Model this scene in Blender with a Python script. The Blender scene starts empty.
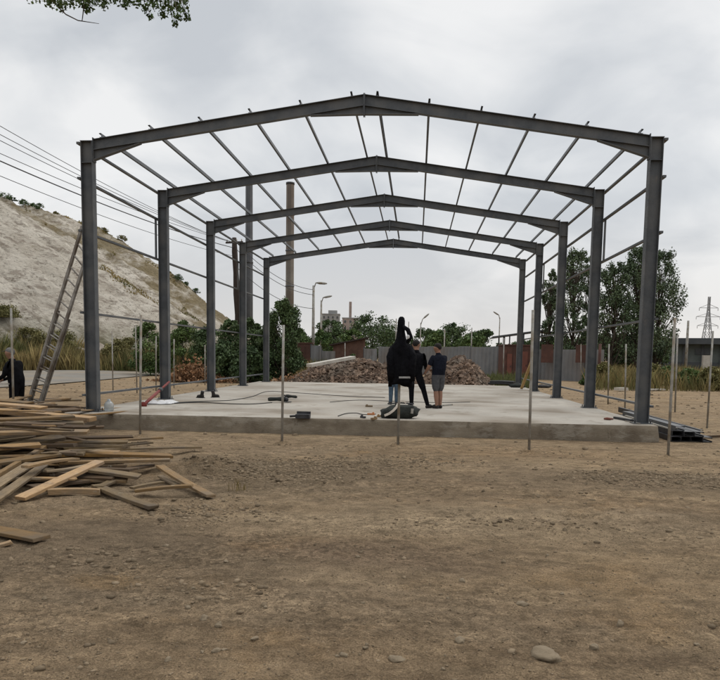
import bpy, bmesh, math, random
import numpy as np
from mathutils import Vector, Matrix, noise

R = math.radians
random.seed(7); rng = np.random.default_rng(7)
scene = bpy.context.scene
COL = scene.collection

# ---------------------------------------------------------------- camera
F_PX, CY_OFF, PITCH, YAW, ROLL = 731.28, 88.29, -0.0998, 0.0757, 0.0154
CAM = Vector((1.304, -16.997, 1.45))
G = -0.35                                   # ground level, the slab top is z = 0
cy_, sy_ = math.cos(YAW), math.sin(YAW); cp_, sp_ = math.cos(PITCH), math.sin(PITCH)
FWD = Vector((-sy_*cp_, cy_*cp_, sp_)); R0 = Vector((cy_, sy_, 0)); U0 = R0.cross(FWD)
RGT = math.cos(ROLL)*R0 + math.sin(ROLL)*U0
UPV = -math.sin(ROLL)*R0 + math.cos(ROLL)*U0
cam = bpy.data.cameras.new('camera'); camo = bpy.data.objects.new('camera', cam); COL.objects.link(camo)
m = Matrix((RGT, UPV, -FWD)).transposed().to_4x4(); m.translation = CAM
camo.matrix_world = m
cam.sensor_fit = 'HORIZONTAL'; cam.sensor_width = 36; cam.lens = F_PX/720*36
cam.shift_y = CY_OFF/720; cam.clip_start = 0.1; cam.clip_end = 9000
scene.camera = camo

def ray(u, v): return FWD*F_PX + RGT*(u-360) - UPV*(v-340-CY_OFF)
def onz(u, v, z=G):
    d = ray(u, v); return CAM + d*((z-CAM.z)/d.z)
def at(u, v, y):
    d = ray(u, v); return CAM + d*((y-CAM.y)/d.y)
def hor(u):
    d0, d1 = ray(u, 300).z, ray(u, 400).z
    return 300 + 100*d0/(d0-d1)
def dep(u, d, z=G):                         # ground point at image column u, d metres ahead
    r = ray(u, hor(u)); p = CAM + r*(d/F_PX); p.z = z; return p
def zat(u, v, d): return CAM.z + (hor(u)-v)*d/F_PX

# ---------------------------------------------------------------- ground height
LUMP = onz(206, 471)
def gz(x, y):
    d = math.hypot(x-1.3, y+17)
    w = 1.0 if d < 60 else max(0, 1-(d-60)/60)
    h = 0.055*noise.noise((x*.22, y*.22, 3.1)) + .022*noise.noise((x*.7, y*.9, 1.2))
    near = max(0, 1-d/26)
    if near > 0:
        rg = max(0, noise.noise((x*.45, y*.6, 21))+.35)
        h += near*(.018*noise.noise((x*1.9, y*2.6, 5.5)) + (.013+.026*rg)*noise.noise((x*5.1, y*6.5, 7.7)) + (.008+.017*rg)*noise.noise((x*12, y*14, 2.7)))
        for oy in (0, 1.55):
            d2 = abs(y-(-8.9+oy+.035*(x-2)**2+.10*math.sin(x*.7+oy)))+.05*noise.noise((x*2, y*2, 3))
            h += -.022*math.exp(-(d2/.13)**2)*(1+.4*math.sin(x*30)*(d2 < .12))+.013*math.exp(-((d2-.22)/.07)**2)
        g = (x-LUMP.x)**2/.36 + (y-LUMP.y)**2/.3
        if g < 6: h += .20*math.exp(-g)*(1+.5*noise.noise((x*6, y*6, 0)))
    if y > -2.6:                            # level beside the slab and beyond
        k = min(1, (y+2.6)/1.5); h = h*(1-.55*k) - .01*k
    return G + h*w

# ---------------------------------------------------------------- materials
def new_mat(name):
    m = bpy.data.materials.new(name); m.use_nodes = True
    nt = m.node_tree; b = nt.nodes['Principled BSDF']; return m, nt, b
def N(nt, t, **k):
    n = nt.nodes.new(t)
    for a, v in k.items():
        if a in n.inputs: n.inputs[a].default_value = v
        else: setattr(n, a, v)
    return n
def lk(nt, a, b): nt.links.new(a, b)
def mat(name, c1, c2, scale=4, rough=.85, metal=0, bump=.15, bscale=30, stretch=(1, 1, 1), rand=0, spec=.3, lo=.35, hi=.65, c3=None, s3=.6):
    m, nt, b = new_mat(name)
    tc = N(nt, 'ShaderNodeTexCoord'); mp = N(nt, 'ShaderNodeMapping'); mp.inputs['Scale'].default_value = stretch
    lk(nt, tc.outputs['Object'], mp.inputs[0])
    n = N(nt, 'ShaderNodeTexNoise'); n.inputs['Scale'].default_value = scale; n.inputs['Detail'].default_value = 8; n.inputs['Roughness'].default_value = .65
    lk(nt, mp.outputs[0], n.inputs[0])
    r = N(nt, 'ShaderNodeValToRGB'); e = r.color_ramp.elements
    e[0].position = lo; e[1].position = hi; e[0].color = (*c1, 1); e[1].color = (*c2, 1)
    lk(nt, n.outputs[0], r.inputs[0]); out = r.outputs[0]
    if c3:
        n3 = N(nt, 'ShaderNodeTexNoise'); n3.inputs['Scale'].default_value = s3; n3.inputs['Detail'].default_value = 6
        lk(nt, tc.outputs['Object'], n3.inputs[0])
        r3 = N(nt, 'ShaderNodeValToRGB'); r3.color_ramp.elements[0].position = .45; r3.color_ramp.elements[1].position = .65
        lk(nt, n3.outputs[0], r3.inputs[0])
        mx = N(nt, 'ShaderNodeMix', data_type='RGBA'); lk(nt, r3.outputs[0], mx.inputs[0]); lk(nt, out, mx.inputs[6]); mx.inputs[7].default_value = (*c3, 1)
        out = mx.outputs[2]
    if rand:
        g = N(nt, 'ShaderNodeNewGeometry'); h = N(nt, 'ShaderNodeHueSaturation')
        mr = N(nt, 'ShaderNodeMapRange'); mr.inputs[3].default_value = 1-rand; mr.inputs[4].default_value = 1+rand
        lk(nt, g.outputs['Random Per Island'], mr.inputs[0]); lk(nt, mr.outputs[0], h.inputs['Value'])
        lk(nt, out, h.inputs['Color']); out = h.outputs[0]
    lk(nt, out, b.inputs['Base Color'])
    b.inputs['Roughness'].default_value = rough; b.inputs['Metallic'].default_value = metal
    b.inputs['Specular IOR Level'].default_value = spec
    if bump:
        nb = N(nt, 'ShaderNodeTexNoise'); nb.inputs['Scale'].default_value = bscale; nb.inputs['Detail'].default_value = 6
        lk(nt, mp.outputs[0], nb.inputs[0])
        bp = N(nt, 'ShaderNodeBump'); bp.inputs['Strength'].default_value = bump; bp.inputs['Distance'].default_value = .05
        lk(nt, nb.outputs[0], bp.inputs['Height']); lk(nt, bp.outputs[0], b.inputs['Normal'])
    return m

STEEL = mat('grey_primer_steel', (.048, .053, .059), (.075, .081, .087), 5, .5, 0, .06, 40, spec=.4, c3=(.10, .10, .098), s3=1.6)
DARKST = mat('dark_steel', (.018, .018, .02), (.045, .045, .048), 6, .5, 0, .05, 40)
GALV = mat('weathered_post', (.22, .215, .195), (.34, .325, .295), 9, .6, .2, .05, 50, c3=(.20, .165, .12), s3=4)
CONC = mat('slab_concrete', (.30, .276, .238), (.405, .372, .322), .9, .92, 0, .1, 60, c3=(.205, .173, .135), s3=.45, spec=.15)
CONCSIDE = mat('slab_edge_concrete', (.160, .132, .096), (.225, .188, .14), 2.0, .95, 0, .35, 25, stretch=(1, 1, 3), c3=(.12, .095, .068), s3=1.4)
WOODS = [mat('fresh_plank', (.22, .135, .062), (.36, .23, .112), 6, .8, 0, .2, 40, stretch=(1.2, 14, 14), c3=(.25, .17, .10), s3=2),
         mat('tan_plank', (.175, .115, .060), (.30, .20, .108), 6, .85, 0, .25, 40, stretch=(1.2, 14, 14), c3=(.18, .135, .09), s3=2),
         mat('grey_plank', (.14, .102, .060), (.245, .182, .112), 6, .9, 0, .3, 40, stretch=(1.2, 14, 14), c3=(.14, .11, .08), s3=2),
         mat('brown_plank', (.07, .046, .028), (.135, .092, .056), 6, .9, 0, .3, 40, stretch=(1.2, 14, 14), c3=(.09, .065, .045), s3=2)]
WHITEW = mat('pale_board', (.36, .335, .29), (.48, .45, .40), 3, .8)
POLEW = mat('old_pole_timber', (.022, .016, .014), (.06, .044, .036), 5, .9, 0, .3, 30, stretch=(6, 6, 1))
ALU = mat('ladder_aluminium', (.15, .135, .115), (.27, .25, .225), 8, .6, .2, .03, 60, c3=(.11, .085, .065), s3=2.5)
REDP = mat('red_paint', (.13, .022, .018), (.20, .032, .026), 6, .6)
RUST = mat('rust_red_sheet', (.065, .032, .025), (.108, .050, .036), 2.2, .8, 0, .1, 20, c3=(.06, .03, .022), s3=.8)
RUST2 = mat('bright_rust_door', (.115, .044, .031), (.16, .058, .040), 2.2, .7, 0, .1, 20)
BRICKW = mat('brown_red_wall', (.075, .042, .032), (.12, .068, .050), 2, .9, 0, .2, 12)
CORR = mat('grey_corrugated_sheet', (.15, .155, .16), (.205, .21, .215), .8, .6, .1, .03, 20, c3=(.175, .16, .15), s3=.35)
RUBBLE = mat('brick_rubble', (.10, .065, .045), (.18, .124, .088), .9, .95, 0, .3, 20, rand=.55, c3=(.17, .135, .105), s3=.7)
EARTH = mat('pale_earth', (.20, .165, .13), (.30, .26, .215), 1.5, .95, 0, .4, 10)
STONE = mat('loose_stone', (.15, .116, .075), (.22, .172, .115), 8, .9, 0, .3, 40)
GRAVEL = mat('gravel_bits', (.13, .098, .064), (.205, .157, .105), 3, .97, 0, 0, 30, rand=.32, spec=.1)
LEAF_D = mat('dark_leaves', (0.035, 0.063, 0.023), (0.088, 0.127, 0.048), .5, .7, 0, 0, rand=.45)
LEAF_M = mat('green_leaves', (.047, .086, .023), (.111, .156, .047), .5, .7, 0, 0, rand=.4)
LEAF_P = mat('poplar_leaves', (0.043, 0.070, 0.032), (0.107, 0.142, 0.070), .4, .65, 0, 0, rand=.45)
LEAF_O = mat('olive_leaves', (.105, .105, .035), (.19, .165, .065), .5, .8, 0, 0, rand=.35)
BRUSH = mat('dry_brush', (.15, .075, .038), (.25, .14, .07), 1.5, .9, 0, 0, rand=.5)
DRYG = mat('dry_grass_blades', (.17, .13, .05), (.33, .25, .11), .25, .9, 0, 0, rand=.4, c3=(.10, .105, .035), s3=.28)
GREENG = mat('green_grass_blades', (.07, .085, .025), (.13, .13, .05), .6, .9, 0, 0, rand=.35)
BARK = mat('bark', (.045, .035, .027), (.10, .08, .06), 8, .95, 0, .4, 20, stretch=(1, 1, .3))
CHIM_S = mat('chimney_steel', (.085, .09, .10), (.125, .13, .14), .3, .6, 0, 0)
CHIM_C = mat('chimney_concrete', (.155, .138, .12), (.23, .21, .185), .25, .9, 0, 0, c3=(.14, .11, .09), s3=.12)
BLDG = mat('grey_render', (.21, .21, .21), (.28, .28, .275), .3, .9, 0, 0)
BLDG2 = mat('pinkish_render', (.22, .175, .16), (.30, .25, .23), .3, .9, 0, 0)
GLASSD = mat('dark_window', (.05, .055, .06), (.08, .085, .09), 1, .3, 0, 0)
SHEDR = mat('dark_shed_sheet', (.045, .05, .055), (.075, .08, .085), .6, .7, 0, 0)
SHEDW = mat('shed_wall_sheet', (.075, .09, .085), (.12, .135, .13), .6, .7, 0, 0)
ROAD = mat('worn_road', (.135, .124, .106), (.205, .19, .166), .7, .95, 0, .1, 20, c3=(.21, .175, .13), s3=.25)
PYL = mat('galvanised_lattice', (.25, .26, .27), (.33, .34, .35), .3, .6, .2, 0)
CABLE = mat('black_cable', (.02, .02, .02), (.035, .035, .035), 6, .7, 0, 0)
WIRE = mat('wire_grey', (.06, .06, .065), (.09, .09, .095), 1, .7, 0, 0)
SKIN = mat('skin', (.22, .12, .08), (.28, .155, .105), 8, .6, 0, 0)
NAVY = mat('navy_cotton', (.006, .007, .013), (.011, .013, .021), 20, .95, 0, .7, 9, spec=.1)
BLACKC = mat('black_cloth', (.0035, .0035, .0045), (.008, .008, .010), 10, .95, 0, .7, 8, spec=.08)
GREYC = mat('grey_shorts_cloth', (.05, .05, .055), (.078, .078, .083), 12, .95, 0, .6, 10)
JEANS = mat('blue_denim', (.045, .075, .11), (.085, .125, .17), 14, .95, 0, .6, 10)
SHOE = mat('dark_shoe', (.012, .011, .010), (.025, .022, .02), 10, .7, 0, 0)
HAIR = mat('dark_hair', (.006, .005, .004), (.014, .011, .009), 30, .8, 0, .3, 60)
CAPM = mat('grey_cap', (.10, .095, .09), (.15, .145, .14), 12, .9, 0, .1)
REFL = mat('silver_band', (.24, .24, .235), (.36, .36, .35), 12, .4, .2, 0)
WHITE = mat('white_cloth', (.5, .5, .5), (.62, .62, .62), 5, .8, 0, 0)
BAGM = mat('dark_green_black_canvas', (.012, .014, .012), (.03, .034, .03), 6, .85, 0, .4, 18)
STRAP = mat('pale_strap', (.42, .37, .31), (.55, .49, .42), 10, .8, 0, 0)
PLASTIC = mat('clear_plastic', (.5, .53, .53), (.62, .65, .65), 6, .2, 0, 0, spec=.6)
PLASTIC.node_tree.nodes['Principled BSDF'].inputs['Transmission Weight'].default_value = .6
YELW = mat('yellow_wood', (.42, .28, .12), (.52, .36, .17), 5, .8, 0, .1)
ORANGE = mat('orange_tool', (.35, .13, .05), (.45, .18, .07), 5, .5, 0, 0)

def ground_mat():
    m, nt, b = new_mat('bare_dirt')
    geo = N(nt, 'ShaderNodeNewGeometry'); pos = geo.outputs['Position']
    def noi(sc, st=(1, 1, 1), det=8, off=0):
        mp = N(nt, 'ShaderNodeMapping'); mp.inputs['Scale'].default_value = st; mp.inputs['Location'].default_value = (off, off*.7, 0); lk(nt, pos, mp.inputs[0])
        n = N(nt, 'ShaderNodeTexNoise'); n.inputs['Scale'].default_value = sc; n.inputs['Detail'].default_value = det; n.inputs['Roughness'].default_value = .68
        lk(nt, mp.outputs[0], n.inputs[0]); return n.outputs[0]
    def ramp(s, p0, p1, c0=(0, 0, 0), c1=(1, 1, 1)):
        r = N(nt, 'ShaderNodeValToRGB'); e = r.color_ramp.elements; e[0].position = p0; e[1].position = p1
        e[0].color = (*c0, 1); e[1].color = (*c1, 1); lk(nt, s, r.inputs[0]); return r.outputs[0]
    def mix(f, a, bb, mode='MIX'):
        x = N(nt, 'ShaderNodeMix', data_type='RGBA', blend_type=mode)
        for s, i in ((f, 0), (a, 6), (bb, 7)):
            if isinstance(s, (tuple, float, int)): x.inputs[i].default_value = s if not isinstance(s, tuple) else (*s, 1)
            else: lk(nt, s, x.inputs[i])
        return x.outputs[2]
    def math_(op, a, bb):
        x = N(nt, 'ShaderNodeMath', operation=op, use_clamp=True)
        for s, i in ((a, 0), (bb, 1)):
            if isinstance(s, (float, int)): x.inputs[i].default_value = s
            else: lk(nt, s, x.inputs[i])
        return x.outputs[0]
    base = ramp(noi(.55, (.45, 1.3, 1)), .33, .67, (.162, .123, .083), (.258, .201, .135))
    fine = ramp(noi(7), .38, .62, (.128, .099, .069), (.277, .222, .156))
    c = mix(.45, base, fine)
    grey = ramp(noi(.33, (.5, 1.1, 1), off=11), .50, .66)
    c = mix(math_('MULTIPLY', grey, .5), c, (.262, .222, .168))
    ochre = ramp(noi(.42, off=31), .55, .70)
    c = mix(math_('MULTIPLY', ochre, .6), c, (.267, .180, .093))
    # dry tan soil along the slab and beyond it
    sep = N(nt, 'ShaderNodeSeparateXYZ'); lk(nt, pos, sep.inputs[0])
    mr = N(nt, 'ShaderNodeMapRange'); mr.inputs[1].default_value = -5.6; mr.inputs[2].default_value = -2.0; lk(nt, sep.outputs[1], mr.inputs[0])
    edge = math_('MULTIPLY', mr.outputs[0], ramp(noi(.5, off=3), .30, .55))
    tan = ramp(noi(1.2, (.5, 1.3, 1), off=7), .35, .65, (.222, .178, .124), (.305, .248, .175))
    c = mix(math_('MULTIPLY', edge, .48), c, tan)
    track = ramp(noi(.28, (.35, 2.2, 1), det=5, off=17), .50, .62)
    c = mix(math_('MULTIPLY', track, .55), c, (.315, .255, .175))
    dk = ramp(noi(.45, (.4, 1.6, 1), det=7, off=43), .55, .68)
    c = mix(math_('MULTIPLY', dk, .5), c, (.125, .098, .070))
    def zone(u, v, rx, ry, col, amt, soft=.35):
        p = onz(u, v); mp = N(nt, 'ShaderNodeMapping', vector_type='TEXTURE'); mp.inputs['Location'].default_value = (p.x, p.y, p.z); mp.inputs['Scale'].default_value = (rx, ry, 1)
        nz = N(nt, 'ShaderNodeTexNoise'); nz.inputs['Scale'].default_value = 1.3; nz.inputs['Detail'].default_value = 8; lk(nt, pos, nz.inputs[0])
        off = N(nt, 'ShaderNodeVectorMath', operation='SUBTRACT'); off.inputs[1].default_value = (.5, .5, .5); lk(nt, nz.outputs['Color'], off.inputs[0])
        o2 = N(nt, 'ShaderNodeVectorMath', operation='MULTIPLY'); o2.inputs[1].default_value = (1.6, 1.6, 0); lk(nt, off.outputs[0], o2.inputs[0])
        lk(nt, pos, mp.inputs[0]); ad = N(nt, 'ShaderNodeVectorMath', operation='ADD'); lk(nt, mp.outputs[0], ad.inputs[0]); lk(nt, o2.outputs[0], ad.inputs[1])
        fl = N(nt, 'ShaderNodeVectorMath', operation='MULTIPLY'); fl.inputs[1].default_value = (1, 1, 0); lk(nt, ad.outputs[0], fl.inputs[0])
        ln = N(nt, 'ShaderNodeVectorMath', operation='LENGTH'); lk(nt, fl.outputs[0], ln.inputs[0])
        m2 = N(nt, 'ShaderNodeMapRange'); m2.inputs[1].default_value = 1+soft; m2.inputs[2].default_value = 1-soft; lk(nt, ln.outputs['Value'], m2.inputs[0])
        return mix(math_('MULTIPLY', m2.outputs[0], amt), c, col)
    c = zone(285, 474, 2.3, 1.7, (.150, .122, .088), .75)
    c = zone(668, 484, 2.4, 1.0, (.160, .130, .094), .7)
    c = zone(90, 545, 1.5, 1.3, (.140, .116, .088), .6)
    c = zone(455, 522, 2.5, .75, (.275, .228, .165), .65, .5)
    c = zone(420, 556, 1.3, .45, (.145, .112, .085), .6)
    c = zone(600, 560, 1.6, .9, (.245, .195, .132), .5, .5)
    c = zone(520, 452, 2.0, .8, (.24, .175, .11), .4, .4)
    c = zone(110, 580, .25, .18, (.24, .165, .085), .35)
    # dark pebbly speckle, pale grit
    v = N(nt, 'ShaderNodeTexVoronoi'); v.inputs['Scale'].default_value = 26; lk(nt, pos, v.inputs[0])
    hs = N(nt, 'ShaderNodeHueSaturation'); lk(nt, c, hs.inputs['Color'])
    vr = N(nt, 'ShaderNodeSeparateColor'); lk(nt, v.outputs['Color'], vr.inputs[0])
    vm = N(nt, 'ShaderNodeMapRange'); vm.inputs[3].default_value = .66; vm.inputs[4].default_value = 1.36; lk(nt, vr.outputs[0], vm.inputs[0]); lk(nt, vm.outputs[0], hs.inputs['Value'])
    patch = ramp(noi(.8, (.6, 1.2, 1), off=21), .42, .60)
    c = mix(patch, c, hs.outputs[0])
    grit = N(nt, 'ShaderNodeMapRange'); grit.inputs[1].default_value = .3; grit.inputs[2].default_value = .7; grit.inputs[3].default_value = .58; grit.inputs[4].default_value = 1.42
    lk(nt, noi(75, det=4, off=5), grit.inputs[0]); h2 = N(nt, 'ShaderNodeHueSaturation'); lk(nt, grit.outputs[0], h2.inputs['Value']); lk(nt, c, h2.inputs['Color'])
    clod = N(nt, 'ShaderNodeMapRange'); clod.inputs[1].default_value = .35; clod.inputs[2].default_value = .65; clod.inputs[3].default_value = .70; clod.inputs[4].default_value = 1.26
    lk(nt, noi(4.5, (.85, 1.2, 1), det=14, off=9), clod.inputs[0]); h3 = N(nt, 'ShaderNodeHueSaturation'); lk(nt, clod.outputs[0], h3.inputs['Value']); lk(nt, h2.outputs[0], h3.inputs['Color'])
    lk(nt, mix(1.0, h3.outputs[0], (1.26, 1.155, 1.03), 'MULTIPLY'), b.inputs['Base Color']); b.inputs['Roughness'].default_value = .97; b.inputs['Specular IOR Level'].default_value = .08
    hgt = math_('ADD', math_('MULTIPLY', noi(14, det=10), .6), math_('MULTIPLY', noi(55, det=6), .4))
    b1 = N(nt, 'ShaderNodeBump'); b1.inputs['Strength'].default_value = .95; b1.inputs['Distance'].default_value = .13; lk(nt, hgt, b1.inputs['Height'])
    b2 = N(nt, 'ShaderNodeBump'); b2.inputs['Strength'].default_value = .5; b2.inputs['Distance'].default_value = .02; b2.invert = True
    lk(nt, v.outputs['Distance'], b2.inputs['Height']); lk(nt, b1.outputs[0], b2.inputs['Normal'])
    lk(nt, b2.outputs[0], b.inputs['Normal'])
    return m
DIRT = ground_mat()

def hill_mat():
    m, nt, b = new_mat('spoil_clay')
    geo = N(nt, 'ShaderNodeNewGeometry'); tc = geo.outputs['Position']
    def noi(sc, st, det=8):
        mp = N(nt, 'ShaderNodeMapping'); mp.inputs['Scale'].default_value = st; lk(nt, tc, mp.inputs[0])
        n = N(nt, 'ShaderNodeTexNoise'); n.inputs['Scale'].default_value = sc; n.inputs['Detail'].default_value = det; n.inputs['Roughness'].default_value = .7
        lk(nt, mp.outputs[0], n.inputs[0]); return n.outputs[0]
    def ramp(s, p0, p1, c0, c1):
        r = N(nt, 'ShaderNodeValToRGB'); e = r.color_ramp.elements; e[0].position = p0; e[1].position = p1
        e[0].color = (*c0, 1); e[1].color = (*c1, 1); lk(nt, s, r.inputs[0]); return r.outputs[0]
    def mix(f, a, bb):
        x = N(nt, 'ShaderNodeMix', data_type='RGBA'); lk(nt, f, x.inputs[0])
        for s, i in ((a, 6), (bb, 7)):
            if isinstance(s, tuple): x.inputs[i].default_value = (*s, 1)
            else: lk(nt, s, x.inputs[i])
        return x.outputs[2]
    c = ramp(noi(.16, (1, .5, 1.6)), .36, .64, (.52, .465, .385), (.78, .72, .62))
    c = mix(ramp(noi(.55, (.8, .45, 1.6), 10), .50, .60, (0, 0, 0), (.8, .8, .8)), c, (.30, .25, .20))
    c = mix(ramp(noi(2.0, (1, .6, 1.5), 6), .56, .64, (0, 0, 0), (.75, .75, .75)), c, (.15, .12, .085))
    sep = N(nt, 'ShaderNodeSeparateXYZ'); lk(nt, tc, sep.inputs[0])
    mr = N(nt, 'ShaderNodeMapRange'); mr.inputs[1].default_value = 75; mr.inputs[2].default_value = 165; mr.inputs[3].default_value = -.14; mr.inputs[4].default_value = .17; lk(nt, sep.outputs[1], mr.inputs[0])
    ad = N(nt, 'ShaderNodeMath', operation='ADD'); lk(nt, noi(.11, (1, .55, 1.5)), ad.inputs[0]); lk(nt, mr.outputs[0], ad.inputs[1])
    g = ramp(noi(1.3, (1, 1, 1)), .35, .65, (.15, .115, .05), (.26, .20, .10))
    c = mix(ramp(ad.outputs[0], .50, .64, (0, 0, 0), (.85, .85, .85)), c, g)
    mz = N(nt, 'ShaderNodeMapRange'); mz.inputs[1].default_value = 5.5; mz.inputs[2].default_value = 1.5; lk(nt, sep.outputs[2], mz.inputs[0])
    ml = N(nt, 'ShaderNodeMath', operation='MULTIPLY'); lk(nt, mz.outputs[0], ml.inputs[0]); lk(nt, ramp(noi(.3, (1, 1, 1)), .3, .5, (0, 0, 0), (1, 1, 1)), ml.inputs[1])
    c = mix(ml.outputs[0], c, (.11, .105, .04))
    lk(nt, c, b.inputs['Base Color']); b.inputs['Roughness'].default_value = 1; b.inputs['Specular IOR Level'].default_value = .1
    bp = N(nt, 'ShaderNodeBump'); bp.inputs['Strength'].default_value = 1; bp.inputs['Distance'].default_value = 2.2
    lk(nt, noi(.7, (1, .6, 1), 10), bp.inputs['Height']); lk(nt, bp.outputs[0], b.inputs['Normal'])
    return m

# ---------------------------------------------------------------- mesh helpers
class MB:
    def __init__(s): s.v = []; s.f = []; s.mi = []; s.sm = []
    def add(s, vs, fs, mi=0, smooth=False):
        o = len(s.v); s.v += [tuple(p) for p in vs]
        for f in fs: s.f.append(tuple(i+o for i in f)); s.mi.append(mi); s.sm.append(smooth)
        return s
    def box(s, c, size, M=None, mi=0, jit=0):
        hx, hy, hz = size[0]/2, size[1]/2, size[2]/2
        vs = []
        for z in (-1, 1):
            for x, y in ((-1, -1), (1, -1), (1, 1), (-1, 1)):
                p = Vector((x*hx, y*hy, z*hz))
                if jit: p = Vector((p.x*(1+random.uniform(-jit, jit)), p.y*(1+random.uniform(-jit, jit)), p.z*(1+random.uniform(-jit, jit))))
                if M: p = M @ p
                vs.append(p+Vector(c))
        return s.add(vs, [(3, 2, 1, 0), (4, 5, 6, 7), (0, 1, 5, 4), (1, 2, 6, 5), (2, 3, 7, 6), (3, 0, 4, 7)], mi)
    def prism(s, prof, P0, P1, xa, ya, mi=0, smooth=False):
        n = len(prof); xa, ya = Vector(xa), Vector(ya)
        vs = [Vector(P0)+xa*a+ya*b for a, b in prof]+[Vector(P1)+xa*a+ya*b for a, b in prof]
        fs = [(i, (i+1) % n, (i+1) % n+n, i+n) for i in range(n)]+[tuple(range(n-1, -1, -1)), tuple(range(n, 2*n))]
        return s.add(vs, fs, mi, smooth)
    def tube(s, pts, rad, n=8, mi=0, smooth=True, cap=True):
        pts = [Vector(p) for p in pts]; k = len(pts)
        if not isinstance(rad, (list, tuple)): rad = [rad]*k
        vs = []; ref = None
        for i, p in enumerate(pts):
            t = (pts[min(i+1, k-1)]-pts[max(i-1, 0)]).normalized()
            if ref is None: ref = t.orthogonal().normalized()
            a = (ref-t*ref.dot(t)).normalized(); ref = a; b = t.cross(a)
            for j in range(n):
                th = 2*math.pi*j/n; vs.append(p+(a*math.cos(th)+b*math.sin(th))*rad[i])
        fs = [(i*n+j, i*n+(j+1) % n, (i+1)*n+(j+1) % n, (i+1)*n+j) for i in range(k-1) for j in range(n)]
        if cap: fs += [tuple(range(n-1, -1, -1)), tuple(range((k-1)*n, k*n))]
        return s.add(vs, fs, mi, smooth)
    def bar(s, a, b, w, h=None, up=(0, 0, 1), mi=0):
        a, b = Vector(a), Vector(b); t = (b-a).normalized(); h = h or w
        x = t.cross(Vector(up)); x = x.normalized() if x.length > 1e-4 else t.orthogonal().normalized(); y = x.cross(t)
        return s.prism([(-w/2, -h/2), (w/2, -h/2), (w/2, h/2), (-w/2, h/2)], a, b, x, y, mi)
    def build(s, name, mats, parent=None, bevel=0):
        me = bpy.data.meshes.new(name); me.from_pydata(s.v, [], s.f)
        mats = mats if isinstance(mats, (list, tuple)) else [mats]
        for mm in mats: me.materials.append(mm)
        me.polygons.foreach_set('material_index', s.mi); me.polygons.foreach_set('use_smooth', s.sm)
        bm = bmesh.new(); bm.from_mesh(me); bmesh.ops.recalc_face_normals(bm, faces=bm.faces); bm.to_mesh(me); bm.free()
        me.update()
        o = bpy.data.objects.new(name, me); COL.objects.link(o)
        if parent: o.parent = parent; o.matrix_parent_inverse = Matrix.Translation(-parent.location) if parent.location.length else Matrix()
        if bevel:
            md = o.modifiers.new('bevel', 'BEVEL'); md.width = bevel; md.segments = 1; md.limit_method = 'ANGLE'
        return o
def np_mesh(name, V, Fq, mats, parent=None, nper=4):
    me = bpy.data.meshes.new(name); nv, nf = len(V), len(Fq)
    me.vertices.add(nv); me.vertices.foreach_set('co', np.asarray(V, np.float32).ravel())
    me.loops.add(nf*nper); me.loops.foreach_set('vertex_index', np.asarray(Fq, np.int32).ravel())
    me.polygons.add(nf); me.polygons.foreach_set('loop_start', np.arange(nf, dtype=np.int32)*nper)
    me.polygons.foreach_set('loop_total', np.full(nf, nper, np.int32))
    for mm in (mats if isinstance(mats, (list, tuple)) else [mats]): me.materials.append(mm)
    me.update(calc_edges=True); me.validate()
    o = bpy.data.objects.new(name, me); COL.objects.link(o)
    if parent: o.parent = parent; o.matrix_parent_inverse = Matrix.Translation(-parent.location)
    return o
def tag(o, label, cat, group=None, kind=None):
    o['label'] = label; o['category'] = cat
    if group: o['group'] = group
    if kind: o['kind'] = kind
    return o
def empty(name, loc, label, cat, group=None):
    o = bpy.data.objects.new(name, None); COL.objects.link(o); o.location = loc; o.empty_display_size = .2
    return tag(o, label, cat, group)
def structure(o): o['kind'] = 'structure'; return o

# ---------------------------------------------------------------- sky and light
SUN_EL, SUN_ROT = R(56), R(38)
w = bpy.data.worlds.new('World'); scene.world = w; w.use_nodes = True; nt = w.node_tree
bg = nt.nodes['Background']; bg.inputs['Strength'].default_value = .1
sky = N(nt, 'ShaderNodeTexSky', sky_type='NISHITA'); sky.sun_disc = False; sky.sun_elevation = SUN_EL; sky.sun_rotation = SUN_ROT
tc = N(nt, 'ShaderNodeTexCoord'); sp = N(nt, 'ShaderNodeSeparateXYZ'); lk(nt, tc.outputs['Generated'], sp.inputs[0])
def M_(op, a, b=None, clamp=False):
    x = N(nt, 'ShaderNodeMath', operation=op, use_clamp=clamp)
    for s, i in ((a, 0), (b, 1)):
        if s is None: continue
        if isinstance(s, (int, float)): x.inputs[i].default_value = s
        else: lk(nt, s, x.inputs[i])
    return x.outputs[0]
zc = M_('MAXIMUM', sp.outputs[2], 0.0); zz = M_('ADD', zc, .30)
cx = M_('DIVIDE', sp.outputs[0], zz); cyv = M_('DIVIDE', sp.outputs[1], zz)
cb = N(nt, 'ShaderNodeCombineXYZ'); lk(nt, cx, cb.inputs[0]); lk(nt, cyv, cb.inputs[1])
def cl(sc, det, off, dist=.3):
    mp = N(nt, 'ShaderNodeMapping'); mp.inputs['Location'].default_value = off; lk(nt, cb.outputs[0], mp.inputs[0])
    n = N(nt, 'ShaderNodeTexNoise'); n.inputs['Scale'].default_value = sc; n.inputs['Detail'].default_value = det; n.inputs['Roughness'].default_value = .5
    n.inputs['Distortion'].default_value = dist; lk(nt, mp.outputs[0], n.inputs[0]); return n.outputs[0]
big = cl(.85, 6, (3.2, 1.7, 0)); small = cl(2.4, 7, (7.1, 4.4, 2), .5)
cloud = M_('ADD', M_('MULTIPLY', big, .62), M_('MULTIPLY', small, .38))
cr = N(nt, 'ShaderNodeValToRGB'); e = cr.color_ramp.elements
e[0].position = .405; e[0].color = (5.9, 6.15, 6.45, 1); e[1].position = .56; e[1].color = (9.1, 9.1, 9.05, 1)
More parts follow.
